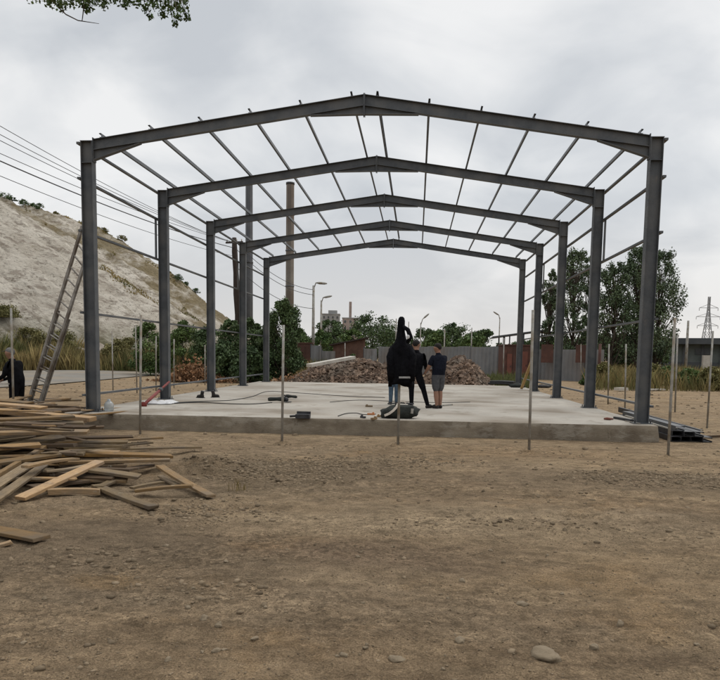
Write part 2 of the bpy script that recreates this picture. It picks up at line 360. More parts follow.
e2 = cr.color_ramp.elements.new(.475); e2.color = (7.2, 7.38, 7.55, 1)
lk(nt, cloud, cr.inputs[0])
hz = N(nt, 'ShaderNodeMapRange'); hz.inputs[1].default_value = .20; hz.inputs[2].default_value = .0; lk(nt, sp.outputs[2], hz.inputs[0])
hm = N(nt, 'ShaderNodeMix', data_type='RGBA'); lk(nt, M_('MULTIPLY', hz.outputs[0], .62), hm.inputs[0]); lk(nt, cr.outputs[0], hm.inputs[6]); hm.inputs[7].default_value = (7.9, 7.45, 7.15, 1)
sm = N(nt, 'ShaderNodeMix', data_type='RGBA'); sm.inputs[0].default_value = .93; lk(nt, sky.outputs[0], sm.inputs[6]); lk(nt, hm.outputs[2], sm.inputs[7])
zr = N(nt, 'ShaderNodeMapRange'); zr.inputs[1].default_value = .42; zr.inputs[2].default_value = .95; zr.inputs[3].default_value = 1.0; zr.inputs[4].default_value = 2.0; lk(nt, sp.outputs[2], zr.inputs[0])
zs = N(nt, 'ShaderNodeVectorMath', operation='SCALE'); lk(nt, sm.outputs[2], zs.inputs[0]); lk(nt, zr.outputs[0], zs.inputs['Scale'])
lk(nt, zs.outputs[0], bg.inputs['Color'])
sl = bpy.data.lights.new('sun', 'SUN'); sl.energy = 1.4; sl.angle = R(40); sl.color = (1, .96, .9)
so = bpy.data.objects.new('sun', sl); COL.objects.link(so)
to_sun = Vector((math.sin(SUN_ROT)*math.cos(SUN_EL), math.cos(SUN_ROT)*math.cos(SUN_EL), math.sin(SUN_EL)))
so.rotation_euler = to_sun.to_track_quat('Z', 'Y').to_euler(); so.location = (0, 0, 60)
vs = scene.view_settings; vs.view_transform = 'Standard'; vs.look = 'None'; vs.exposure = 0; vs.gamma = 1; vs.use_curve_mapping = False

# ---------------------------------------------------------------- ground, road, hill
def axis(lo, hi, step, far0, far1, g=1.16):
    a = list(np.arange(lo, hi+1e-6, step)); s = step; x = hi
    while x < far1: s *= g; x += s; a.append(x)
    s = step; x = lo
    while x > far0: s *= g; x -= s; a.insert(0, x)
    return a
xs = axis(-6, 8, .045, -4000, 4000); ys = axis(-14, -1.5, .045, -400, 6000)
V = [(x, y, gz(x, y)) for y in ys for x in xs]; nx = len(xs)
Fq = np.array([(j*nx+i, j*nx+i+1, (j+1)*nx+i+1, (j+1)*nx+i) for j in range(len(ys)-1) for i in range(nx-1)])
g = np_mesh('ground', V, Fq, DIRT); g.data.polygons.foreach_set('use_smooth', [True]*len(Fq)); structure(g)

mb = MB(); lo = [(-140, 398), (-40, 390), (20, 387), (70, 383), (110, 379.5), (140, 376.5), (200, 372), (250, 368.5)]; up = [(-140, 376), (-40, 373.5), (20, 371), (70, 368.5), (110, 367), (155, 365.2), (200, 363.8), (250, 362.5)]
rows = []
for (a, b), (c, d) in zip(lo, up):
    P, Q = onz(a, b), onz(c, d); rows.append([P.lerp(Q, t/8) for t in range(9)])
vv = [(p.x, p.y, gz(p.x, p.y)+.05+.12*math.sin(math.pi*k/8)) for r_ in rows for k, p in enumerate(r_)]
mb.add(vv, [(i*9+j, i*9+j+1, (i+1)*9+j+1, (i+1)*9+j) for i in range(len(rows)-1) for j in range(8)], smooth=True)
structure(mb.build('road', ROAD))

def hz_(x, y):
    n1 = noise.noise((x*.03, y*.03, 4)); n2 = noise.noise((x*.09, y*.09, 9))
    toe = -33+5*n1; top = 31.0+1.4*n2+1.2*n1+2.5*math.exp(-((y-176)/16)**2)
    s = (toe-x)*.74
    d2 = (197+4*n1-y)*.74*1.0
    h = min(s, d2)
    # rounded corner
    if s > 0 and d2 > 0:
        k = 3.2; h = -k*math.log(math.exp(-min(s, 60)/k)+math.exp(-min(d2, 60)/k)+math.exp(-top/k)*.9)
        gl = noise.fractal((x*.05, y*.16, 2.2), 1, 2.1, 5); g2 = noise.ridged_multi_fractal((x*.12, y*.22, 7), .8, 2.1, 5, 1, 2)-1
        amp = min(1, max(0, h)/6)
        h += amp*(1.5*gl+1.1*g2)
        h = max(h, min(s, d2)*.12)
    else: h = min(s, d2)*.4
    return h+G-.15
hx = np.linspace(-190, -24, 190); hy = np.concatenate([np.linspace(-10, 120, 150), np.linspace(121, 225, 110)])
V = [(x, y, hz_(x, y)) for y in hy for x in hx]; nx = len(hx)
Fq = np.array([(j*nx+i, j*nx+i+1, (j+1)*nx+i+1, (j+1)*nx+i) for j in range(len(hy)-1) for i in range(nx-1)])
hill = np_mesh('hill', V, Fq, hill_mat()); hill.data.polygons.foreach_set('use_smooth', [True]*len(Fq)); structure(hill)

# pale earth bank behind the road
def mound(name, c, rx, ry, h, m, label, cat, seed=0, n=30, kind=None):
    vs = []; 
    for j in range(n+1):
        for i in range(n+1):
            a, b = i/n*2-1, j/n*2-1; rr = math.sqrt(a*a+b*b); k = max(0, 1-rr)
            nn = noise.fractal((a*2.2+seed, b*2.2, seed), .9, 2, 5)
            z = h*(k**.8)*(1+.35*nn) if k > 0 else -.25
            vs.append((c[0]+a*rx, c[1]+b*ry, gz(c[0]+a*rx, c[1]+b*ry)-.06+z))
    o = MB().add(vs, [(j*(n+1)+i, j*(n+1)+i+1, (j+1)*(n+1)+i+1, (j+1)*(n+1)+i) for j in range(n) for i in range(n)], smooth=True).build(name, m)
    return tag(o, label, cat, kind=kind)
c = dep(92, 74); mound('earth_bank', (c.x, c.y), 5.2, 2.6, 2.6, EARTH, 'pale bare earth bank beyond the road at foot of the hill', 'mound', 3, kind='thing')
for i, (u, lab) in enumerate(((69, 'short dark bollard on earth bank, nearer the ladder'), (78, 'short dark bollard on earth bank, nearer the steel frame'))):
    p = dep(u, 70); z0 = gz(p.x, p.y)
    t = MB().tube([(p.x, p.y, z0-.1), (p.x, p.y, z0+1.9), (p.x, p.y, z0+2.0)], [.16, .16, .10], 8).build('bollard', RUST); tag(t, lab, 'bollard', 'bollards on the earth bank')

# ---------------------------------------------------------------- slab
SX0, SX1, SY0, SY1 = -6.9, 6.62, -.55, 20.9
mb = MB(); n = 90; prof = []
def slab_ring(z, out): 
    r_ = []
    for i in range(n): r_.append((SX0-out+(SX1-SX0+2*out)*i/n, SY0-out+.02*noise.noise((i*.35, z*4, 0))+.012*noise.noise((i*1.7, z*9, 2))))
    for i in range(n): r_.append((SX1+out+.02*noise.noise((i*.35, z*4, 5)), SY0-out+(SY1-SY0+2*out)*i/n))
    for i in range(n): r_.append((SX1+out-(SX1-SX0+2*out)*i/n, SY1+out))
    for i in range(n): r_.append((SX0-out, SY1+out-(SY1-SY0+2*out)*i/n))
    return [(x, y, z) for x, y in r_]
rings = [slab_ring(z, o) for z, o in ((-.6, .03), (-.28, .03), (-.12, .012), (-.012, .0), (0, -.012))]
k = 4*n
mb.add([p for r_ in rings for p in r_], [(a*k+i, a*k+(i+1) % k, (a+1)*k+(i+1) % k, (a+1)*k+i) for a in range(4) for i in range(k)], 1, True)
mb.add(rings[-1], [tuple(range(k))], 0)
def stain(m, sc, p0, p1, col, amt, st=(1, 1, 1), off=0):
    nt = m.node_tree; b = nt.nodes['Principled BSDF']; src = b.inputs['Base Color'].links[0].from_socket
    g_ = N(nt, 'ShaderNodeNewGeometry'); mp = N(nt, 'ShaderNodeMapping'); mp.inputs['Scale'].default_value = st; mp.inputs['Location'].default_value = (off, off, off); lk(nt, g_.outputs['Position'], mp.inputs[0])
    n_ = N(nt, 'ShaderNodeTexNoise'); n_.inputs['Scale'].default_value = sc; n_.inputs['Detail'].default_value = 9; n_.inputs['Roughness'].default_value = .7; lk(nt, mp.outputs[0], n_.inputs[0])
    mr = N(nt, 'ShaderNodeMapRange'); mr.inputs[1].default_value = p0; mr.inputs[2].default_value = p1; mr.inputs[4].default_value = amt; lk(nt, n_.outputs[0], mr.inputs[0])
    x = N(nt, 'ShaderNodeMix', data_type='RGBA'); lk(nt, mr.outputs[0], x.inputs[0]); lk(nt, src, x.inputs[6]); x.inputs[7].default_value = (*col, 1); lk(nt, x.outputs[2], b.inputs['Base Color'])
stain(CONC, 1.6, .56, .66, (.17, .145, .11), .55, (1, .6, 1), 3); stain(CONC, .5, .54, .60, (.42, .39, .34), .4, (.4, 1.2, 1), 9); stain(CONC, 7, .62, .68, (.12, .10, .08), .6, (1, 1, 1), 5)
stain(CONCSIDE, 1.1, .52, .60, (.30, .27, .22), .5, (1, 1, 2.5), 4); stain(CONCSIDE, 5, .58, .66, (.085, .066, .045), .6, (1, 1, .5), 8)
stain(STEEL, 3.5, .62, .68, (.13, .115, .10), .5, (1, 1, .35), 2); stain(STEEL, 9, .68, .72, (.12, .07, .045), .5, (1, 1, 1), 7)
stain(ROAD, .35, .5, .64, (.16, .125, .085), .7, (1, 1, 1), 5)
stain(CORR, .7, .56, .66, (.13, .10, .08), .5, (1, 1, .3), 6); stain(RUST, 1.2, .55, .66, (.05, .03, .025), .6, (1, 1, .4), 2)
for m_ in WOODS:
    nt_ = m_.node_tree; b__ = nt_.nodes['Principled BSDF']; src_ = b__.inputs['Base Color'].links[0].from_socket
    oi = N(nt_, 'ShaderNodeObjectInfo'); hs_ = N(nt_, 'ShaderNodeHueSaturation'); mr_ = N(nt_, 'ShaderNodeMapRange'); mr_.inputs[3].default_value = .62; mr_.inputs[4].default_value = 1.3
    mr2 = N(nt_, 'ShaderNodeMapRange'); mr2.inputs[3].default_value = 1.2; mr2.inputs[4].default_value = .95
    lk(nt_, oi.outputs['Random'], mr_.inputs[0]); lk(nt_, oi.outputs['Random'], mr2.inputs[0]); lk(nt_, mr_.outputs[0], hs_.inputs['Value']); lk(nt_, mr2.outputs[0], hs_.inputs['Saturation']); lk(nt_, src_, hs_.inputs['Color']); lk(nt_, hs_.outputs[0], b__.inputs['Base Color'])
for m_ in WOODS: stain(m_, 4, .56, .66, (.075, .058, .042), .6, (1, 1, 1), 3); stain(m_, 9, .63, .68, (.33, .30, .25), .5, (1, 1, 1), 11)
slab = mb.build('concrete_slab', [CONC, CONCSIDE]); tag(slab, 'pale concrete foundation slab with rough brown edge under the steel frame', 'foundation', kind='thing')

# ---------------------------------------------------------------- steel frame
W2, H, A, B = 13.119/2, 6.279, 7.248, 5.083
SL = (A-H)/W2; ang = math.atan(SL)
frame = empty('steel_hall', (0, 0, 0), 'dark grey portal frame of an unfinished steel hall standing on the slab', 'steel frame')
def iprof(d, wd, tf, tw):                    # a = depth axis from 0 (outer) to -d, b = width axis
    return [(0, -wd/2), (0, wd/2), (-tf, wd/2), (-tf, tw/2), (-d+tf, tw/2), (-d+tf, wd/2), (-d, wd/2), (-d, -wd/2), (-d+tf, -wd/2), (-d+tf, -tw/2), (-tf, -tw/2), (-tf, -wd/2)]
CD, RD = .278, .245
for i in range(5):
    y = i*B
    for s in (-1, 1):
        mb = MB(); mb.prism(iprof(CD, .20, .016, .012), (s*W2, y, .022), (s*W2, y, H-.012), (s, 0, 0), (0, 1, 0))
        for zz_ in (H-.49,): 
            for sy in (-1, 1): mb.box((s*(W2-CD/2), y+sy*.052, zz_), (CD-.036, .088, .012))
        c_ = mb.build('column', STEEL, frame)
        MB().box((s*(W2-CD/2), y, .011), (.42, .34, .022)).build('base_plate', STEEL, c_)
        MB().box((s*(W2-CD/2), y, H-.005), (CD+.01, .21, .014)).build('cap_plate', STEEL, c_)
        for dx in (-.17, .17):
            for dy in (-.11, .11): MB().tube([(s*(W2-CD/2)+dx, y+dy, .02), (s*(W2-CD/2)+dx, y+dy, .09)], .014, 6).build('anchor_bolt', DARKST, c_)
        x0 = W2-CD-.002
        ztop = lambda x: A-SL*abs(x)
        mb = MB(); pr = iprof(RD, .145, .013, .010)
        mb.prism(pr, (s*x0, y, ztop(x0)), (s*.004, y, ztop(0)), (0, 0, 1), (0, 1, 0))
        r_ = mb.build('rafter', STEEL, frame)
        # eave haunch: web triangle and a sloping bottom flange
        L = 1.12; za, zb = ztop(x0)-RD-.002, ztop(x0-L)-RD-.002; dz = .21
        mb = MB(); 
        def plate(pts, t, off): mb.prism([(p[0], p[1]) for p in pts], (0, off-t/2, 0), (0, off+t/2, 0), (1, 0, 0), (0, 0, 1))
        plate([(s*x0, za), (s*x0, za-dz), (s*(x0-L), zb-.003)], .010, y)
        plate([(s*x0, za-dz-.001), (s*x0, za-dz-.014), (s*(x0-L), zb-.017), (s*(x0-L), zb-.004)], .145, y)
        mb.build('haunch', STEEL, r_)
        MB().box((s*(x0-.009), y, (ztop(x0)+.03+za-dz-.05)/2), (.018, .172, ztop(x0)+.03-za+dz+.05)).build('end_plate', STEEL, r_)
        L = 1.22; zb = ztop(L)-RD-.002; za = ztop(0)-RD-.002; dz = .165
        mb = MB()
        plate([(s*.004, za), (s*.004, za-dz), (s*L, zb-.003)], .010, y)
        plate([(s*.004, za-dz-.001), (s*.004, za-dz-.014), (s*L, zb-.017), (s*L, zb-.004)], .145, y)
        plate([(s*.004, A+.02), (s*.004, A-RD-dz-.05), (s*.02, A-RD-dz-.05), (s*.02, A+.02-SL*.02)], .17, y)
        mb.build('apex_haunch', STEEL, r_)
def cprof(h, b, lip, t):                     # open C, a = width, b = height
    return [(0, 0), (b, 0), (b, lip), (b-t, lip), (b-t, t), (t, t), (t, h-t), (b-t, h-t), (b-t, h-lip), (b, h-lip), (b, h), (0, h)]
offs = [.26, 1.42, 2.58, 3.74, 4.90, 6.06]
for s in (-1, 1):
    xa = Vector((s*math.cos(ang), 0, -math.sin(ang))); ya = Vector((s*math.sin(ang), 0, math.cos(ang)))
    for o_ in offs:
        P = Vector((s*o_, 0, A-SL*o_+.004))
        for b_ in range(4):
            y0 = b_*B-(.074 if b_ == 0 else -.003); y1 = (b_+1)*B+(.09 if b_ == 3 else -.003)
            MB().prism(cprof(.095, .045, .016, .004), P+Vector((0, y0, 0)), P+Vector((0, y1, 0)), xa, ya).build('purlin', STEEL, frame)
GZ = [at(81, 178.7, -.05).z, at(83, 231, -.05).z, at(85, 312.6, -.05).z, at(87, 395, -.05).z]
for s in (-1, 1):
    for zg in [H-.06]+GZ:
        for b_ in range(4):
            y0 = b_*B-(.13 if b_ == 0 else -.003); y1 = (b_+1)*B+(.13 if b_ == 3 else -.003)
            MB().prism([(0, 0), (.075, 0), (.075, .05), (0, .05)], Vector((s*(W2+.003), y0, zg-.025)), Vector((s*(W2+.003), y1, zg-.025)), (s, 0, 0), (0, 0, 1)).build('girt' if zg < H-.1 else 'eave_beam', STEEL, frame)
    for i in (1, 3):
        MB().box((s*(W2+.035), i*B-.19, (GZ[0]+GZ[1])/2), (.045, .07, GZ[0]-GZ[1]-.056)).build('strut', STEEL, frame)

# ---------------------------------------------------------------- fence posts
GP = 'thin metal posts set round the slab'
posts = [(11, 308, 14, 427, 'thin metal post standing before the man in a grey cap'),
         (141, 315, 140, 437, 'thin metal post at front left corner of slab, beside the plank pile'),
         (283.5, 325, 282, 442, 'thin metal post before the slab, left of the draped jacket'),
         (533, 310, 529, 453, 'thin tall metal post before the slab, right of the people'),
         (675, 318, 668, 457, 'leaning metal post before stacked steel profiles, nearest of all posts'),
         (713, 331, 707, 428, 'thin metal post right of stacked steel profiles, by picture edge'),
         (677.5, 335, 675, 412, 'thin metal post standing just behind the leaning post'),
         (112, 331, 113, 391, 'thin metal post between ladder and front left column, by the road'),
         (135.5, 325, 137, 393, 'metal post just left and behind the corner post by planks'),
         (156, 336, 156, 391, 'thin metal post just left of the second left column'),
         (174, 339, 174, 388, 'thin metal post between second and third left columns'),
         (205, 345, 205, 385, 'thin metal post just left of the third left column, by dry brush'),
         (233.5, 340, 234, 378, 'thin metal post before dark bushes, left of fourth left column'),
         (279, 346, 279, 382, 'metal post at slab back edge, left of rubble heap'),
         (345, 343, 345, 380, 'metal post before the rubble heap and low brown shed'),
         (318.5, 345, 318.5, 376, 'metal post at left of rubble heap by the grey sheet panels'),
         (504, 338, 503, 384, 'metal post at back of slab beside the dark bundle'),
         (581, 344, 581, 383, 'metal post before grey fence, behind the second right column'),
         (609, 344, 608, 404, 'thin metal post right of second right column, left of a pair'),
         (626, 344, 625, 408, 'thin metal post just left of the front right column')]
def soil_collar(x, y, parent):
    n = 14; vs = []
    for j in range(n+1):
        for i in range(n+1):
            a, b = i/n*2-1, j/n*2-1; rr = math.hypot(a, b); k = max(0, 1-rr)
            vs.append((x+a*.26, y+b*.2, gz(x+a*.26, y+b*.2)-.012+.075*k*(1+.9*noise.noise((a*3.1+x, b*3.1, 2)))))
    MB().add(vs, [(j*(n+1)+i, j*(n+1)+i+1, (j+1)*(n+1)+i+1, (j+1)*(n+1)+i) for j in range(n) for i in range(n)], smooth=False).build('soil_collar', DIRT, parent)
for (u0, v0, u1, v1, lab) in posts:
    b_ = onz(u1, v1); t_ = at(u0, v0, b_.y); b_.z = gz(b_.x, b_.y)-.05
    d_ = (b_-CAM).dot(FWD)
    rad = .026 if d_ < 22 else .030
    p = MB(); p.tube([b_, t_], rad, 8)
    po = tag(p.build('fence_post', GALV), lab, 'post', GP)
    if d_ < 16: soil_collar(b_.x, b_.y, po)
JP = onz(398, 446); JT = at(400.5, 322, JP.y); JP.z = gz(JP.x, JP.y)-.05
soil_collar(JP.x, JP.y, tag(MB().tube([JP, JT], .026, 8).build('fence_post', GALV), 'metal post carrying the black hooded jacket before the slab', 'post', GP))

# ---------------------------------------------------------------- rocks, gravel, rubble
def ico(sub):
    bm = bmesh.new(); bmesh.ops.create_icosphere(bm, subdivisions=sub, radius=1); 
    v = np.array([x.co[:] for x in bm.verts]); f = np.array([[a.index for a in q.verts] for q in bm.faces]); bm.free(); return v, f
IV1, IF1 = ico(1); IV3, IF3 = ico(3)
def rock(c, sx, sy, sz, seed, rz=0):
    V = []
    for p in IV3:
        q = Vector(p); k = 1+.42*noise.noise(q*1.2+Vector((seed, 0, 0)))+.20*noise.noise(q*2.6+Vector((0, seed, 0)))+.07*noise.noise(q*7)
        V.append((q.x*k*sx, q.y*k*sy, max(q.z*k, -.55)*sz))
    M = Matrix.Rotation(rz, 3, 'Z')
    return [Vector(c)+M @ Vector(p) for p in V]
def add_rock(u, v, wpx, hpx, label, group=None, seed=None):
    p = onz(u, v); d_ = (p-CAM).dot(FWD); r = wpx/2*d_/F_PX; hh = hpx*d_/F_PX*.75
    seed = seed if seed is not None else u*.37+v
    V = rock((p.x, p.y, gz(p.x, p.y)+hh*.12), r, r*.8, hh*.68, seed, seed*.3)
    o = MB().add(V, [tuple(f) for f in IF3], smooth=True).build('stone', STONE); tag(o, label, 'stone', group or 'loose stones on the dirt')
add_rock(545, 653, 33, 15, 'largest flat pale stone on the near dirt')
add_rock(460, 642, 13, 8, 'small pale stone left of the largest flat stone')
add_rock(397, 658, 17, 6, 'low flat stone furthest left of the largest flat stone')
add_rock(523, 602, 12, 6, 'pale stone on bare dirt above the largest flat stone')
add_rock(204, 621, 10, 8, 'upper one of two rounded stones side by side on near dirt')
add_rock(219, 628, 9, 8, 'lower one of two rounded stones side by side on near dirt')
add_rock(216, 654, 9, 6, 'small rounded stone below the two neighbouring stones')
add_rock(168, 664, 8, 6, 'lone small stone near bottom edge, left of the small rounded one')
add_rock(343, 657, 9, 6, 'small stone near bottom edge at middle of the dirt')
add_rock(594, 645, 11, 6, 'small stone just right of the largest flat stone')
add_rock(620, 622, 8, 9, 'small upright stone right of and above the largest flat stone')
add_rock(188, 608, 7, 5, 'small dark stone just above the two neighbouring stones')
add_rock(462, 580, 7, 5, 'small pale stone in mid dirt below the gravel')
add_rock(255, 642, 8, 4, 'small flat stone right of the two neighbouring stones')
small = [(rng.uniform(20, 700), rng.uniform(520, 672)) for _ in range(26)]
for u, v in small:
    add_rock(u, v, rng.uniform(3, 6.5), rng.uniform(2.5, 4.5), 'small loose brown stone lying on the open dirt', 'small loose stones on the open dirt')

def scatter(n, xr, yr, dens, smin, smax, name, m, label, cat, seed):
    r2 = np.random.default_rng(seed); Vs = []; Fs = []; k = 0; tries = 0
    while k < n and tries < n*12:
        tries += 1
        x, y = r2.uniform(*xr), r2.uniform(*yr)
        if r2.random() > dens(x, y): continue
        if SX0-.05 < x < SX1+.05 and y > SY0-.05: continue
        s = smin*(smax/smin)**(r2.random()**(1.8 if y > -9.5 else 3.2))
        q = IV1*(1+r2.uniform(-.32, .32, (len(IV1), 1)))*np.array([s*r2.uniform(.8, 1.3), s*r2.uniform(.8, 1.2), s*r2.uniform(.45, .8)])
        a = r2.uniform(0, 6.28); ca, sa = math.cos(a), math.sin(a)
        q = q @ np.array([[ca, sa, 0], [-sa, ca, 0], [0, 0, 1]])+np.array([x, y, gz(x, y)+s*.08])
        Vs.append(q); Fs.append(IF1+k*len(IV1)); k += 1
    o = np_mesh(name, np.concatenate(Vs), np.concatenate(Fs), m, nper=3); tag(o, label, cat, kind='stuff'); return o
def gdens(x, y):
    base = (.03+.10*max(0, noise.noise((x*.5, y*.8, 12))+.15))*(.16+.5*min(1, (y+13.6)/7))
    for (cx_, cy__, rx, ry, a) in patches:
        q = ((x-cx_)/rx)**2+((y-cy__)/ry)**2
        if q < 1: base += a*(1-q)
    return base
pp = lambda u, v: onz(u, v)
patches = [(pp(285, 470).x, pp(285, 470).y, 1.9, 1.5, .9), (pp(380, 462).x, pp(380, 462).y, 1.7, .9, .35), (pp(665, 480).x, pp(665, 480).y, 1.9, 1.0, .8), (pp(210, 510).x, pp(210, 510).y, .9, .9, .6),
           (pp(190, 590).x, pp(190, 590).y, .7, .4, .5), (pp(90, 560).x, pp(90, 560).y, .8, .5, .4), (pp(550, 525).x, pp(550, 525).y, 1.0, .3, .35), (pp(60, 650).x, pp(60, 650).y, .6, .4, .25)]
scatter(8000, (-5.5, 8), (-13.6, -2.4), gdens, .007, .036, 'gravel', GRAVEL, 'scattered brown gravel and grit over the bare dirt', 'gravel', 5)
scatter(9000, (-2.2, 4.6), (-13.5, -9.2), lambda x, y: .25+.75*max(0, noise.noise((x*1.3, y*1.6, 30))+.2), .0035, .011, 'fine_grit', GRAVEL, 'fine grit on the dirt nearest the viewer', 'grit', 15)
scatter(900, (-20, 22), (-2.4, 30), lambda x, y: .4, .025, .09, 'rubble_bits', GRAVEL, 'scattered lumps and grit on the dirt around the slab', 'grit', 6)

def rubble(name, c, rx, ry, h, n, smin, smax, m, label, seed, prof=None):
    r2 = random.Random(seed); mb = MB()
    nn = 26                                   # solid core
    vs = []
    def hh(a, b):
        rr = math.sqrt(a*a+b*b); k = max(0, 1-rr**1.6)
        return h*k*(1+.25*noise.noise((a*3+seed, b*3, 0)))*(prof(a) if prof else 1)
    for j in range(nn+1):
        for i in range(nn+1):
            a, b = i/nn*2-1, j/nn*2-1; x, y = c[0]+a*rx, c[1]+b*ry
            vs.append((x, y, G-.12+hh(a, b)*.96))
    mb.add(vs, [(j*(nn+1)+i, j*(nn+1)+i+1, (j+1)*(nn+1)+i+1, (j+1)*(nn+1)+i) for j in range(nn) for i in range(nn)])
    k = 0
    while k < n:
        a, b = r2.uniform(-1, 1), r2.uniform(-1, 1)
        if a*a+b*b > 1.05: continue
        s = smin*(smax/smin)**(r2.random()**1.5)
        M = Matrix.Rotation(r2.uniform(0, 6.3), 3, 'Z') @ Matrix.Rotation(r2.uniform(-.9, .9), 3, 'X') @ Matrix.Rotation(r2.uniform(-.9, .9), 3, 'Y')
        random.seed(k+seed*1000)
        mb.box((c[0]+a*rx, c[1]+b*ry, G-.08+hh(a, b)), (s*r2.uniform(.8, 1.8), s*r2.uniform(.5, 1), s*r2.uniform(.35, .8)), M, jit=.25); k += 1
    o = mb.build(name, m); tag(o, label, 'rubble', kind='stuff'); return o
p0, p1 = dep(292, 44), dep(418, 45)
rubble('rubble_heap', ((p0.x+p1.x)/2, 27.4), (p1.x-p0.x)/2*1.25, 4.8, 1.55, 5600, .07, .26, RUBBLE, 'long low heap of brick rubble behind the slab, left of people', 2)
p0, p1 = dep(418, 44), dep(494, 44)
rubble('rubble_heap', ((p0.x+p1.x)/2, 26.6), (p1.x-p0.x)/2, 3.4, 1.72, 3400, .08, .28, RUBBLE, 'steeper heap of brick rubble right of the people, before the grey fence', 5)
random.seed(11)
a_, b_ = dep(309, 39.8, zat(309, 365.5, 39.8)), dep(353, 42.5, zat(353, 357.5, 42.5))
tag(MB().bar(a_, b_, .42, .18).build('concrete_plank', WHITEW, bevel=.01), 'long pale concrete beam lying across the left rubble heap', 'concrete beam')

# ---------------------------------------------------------------- planks
def hrel(v):
    pts = [(385, .66), (400, .68), (410, .66), (422, .58), (432, .50), (442, .38), (452, .30), (462, .22), (472, .15), (485, .06), (500, .03), (600, .02)]
    for (a, b), (c, d) in zip(pts, pts[1:]):
        if v <= c: return b+(d-b)*max(0, (v-a)/(c-a))
    return .02
def gpoint(u, v, z):
    p = onz(u, v, G+z); 
    for _ in range(3): p = onz(u, v, gz(p.x, p.y)+z)
    return p
def plank(a, b, wd, th, mi, label, roll=0, z=None, group='timber planks in the pile'):
    za, zb = (z if z else (hrel(a[1]), hrel(b[1])))
    P, Q = gpoint(a[0], a[1], za), gpoint(b[0], b[1], zb)
    t = (Q-P); L = t.length; t.normalize(); x = t.cross(Vector((0, 0, 1))).normalized(); y = x.cross(t)
    mb = MB(); n = 8; vs = []; sd = random.uniform(0, 99); warp = random.uniform(-.02, .02); tw = random.uniform(-.06, .06)
    for i in range(n+1):
        k = i/n; c = Vector((L*(k-.5), 0, warp*(1-(2*k-1)**2))); r_ = tw*(k-.5)
        wv = wd*(1+.05*noise.noise((sd, k*3, 0)))
        for (p, q) in ((-.5, -.5), (.5, -.5), (.5, .5), (-.5, .5)):
            yy, zz_ = p*wv, q*th; e_ = (.012*noise.noise((sd+p*3, q, 1)) if i in (0, n) else 0)
            vs.append(c+Vector((e_*2, yy*math.cos(r_)-zz_*math.sin(r_), yy*math.sin(r_)+zz_*math.cos(r_))))
    fs = [(i*4+j, i*4+(j+1) % 4, (i+1)*4+(j+1) % 4, (i+1)*4+j) for i in range(n) for j in range(4)]+[(3, 2, 1, 0), (n*4, n*4+1, n*4+2, n*4+3)]
    mb.add(vs, fs); o = mb.build('plank', WOODS[mi], bevel=.004)
    M = Matrix((t, -x, y)).transposed() @ Matrix.Rotation(roll, 3, 'X')
    o.matrix_world = Matrix.Translation((P+Q)/2+Vector((0, 0, th*.4))) @ M.to_4x4()
    tag(o, label, 'plank', group); return o
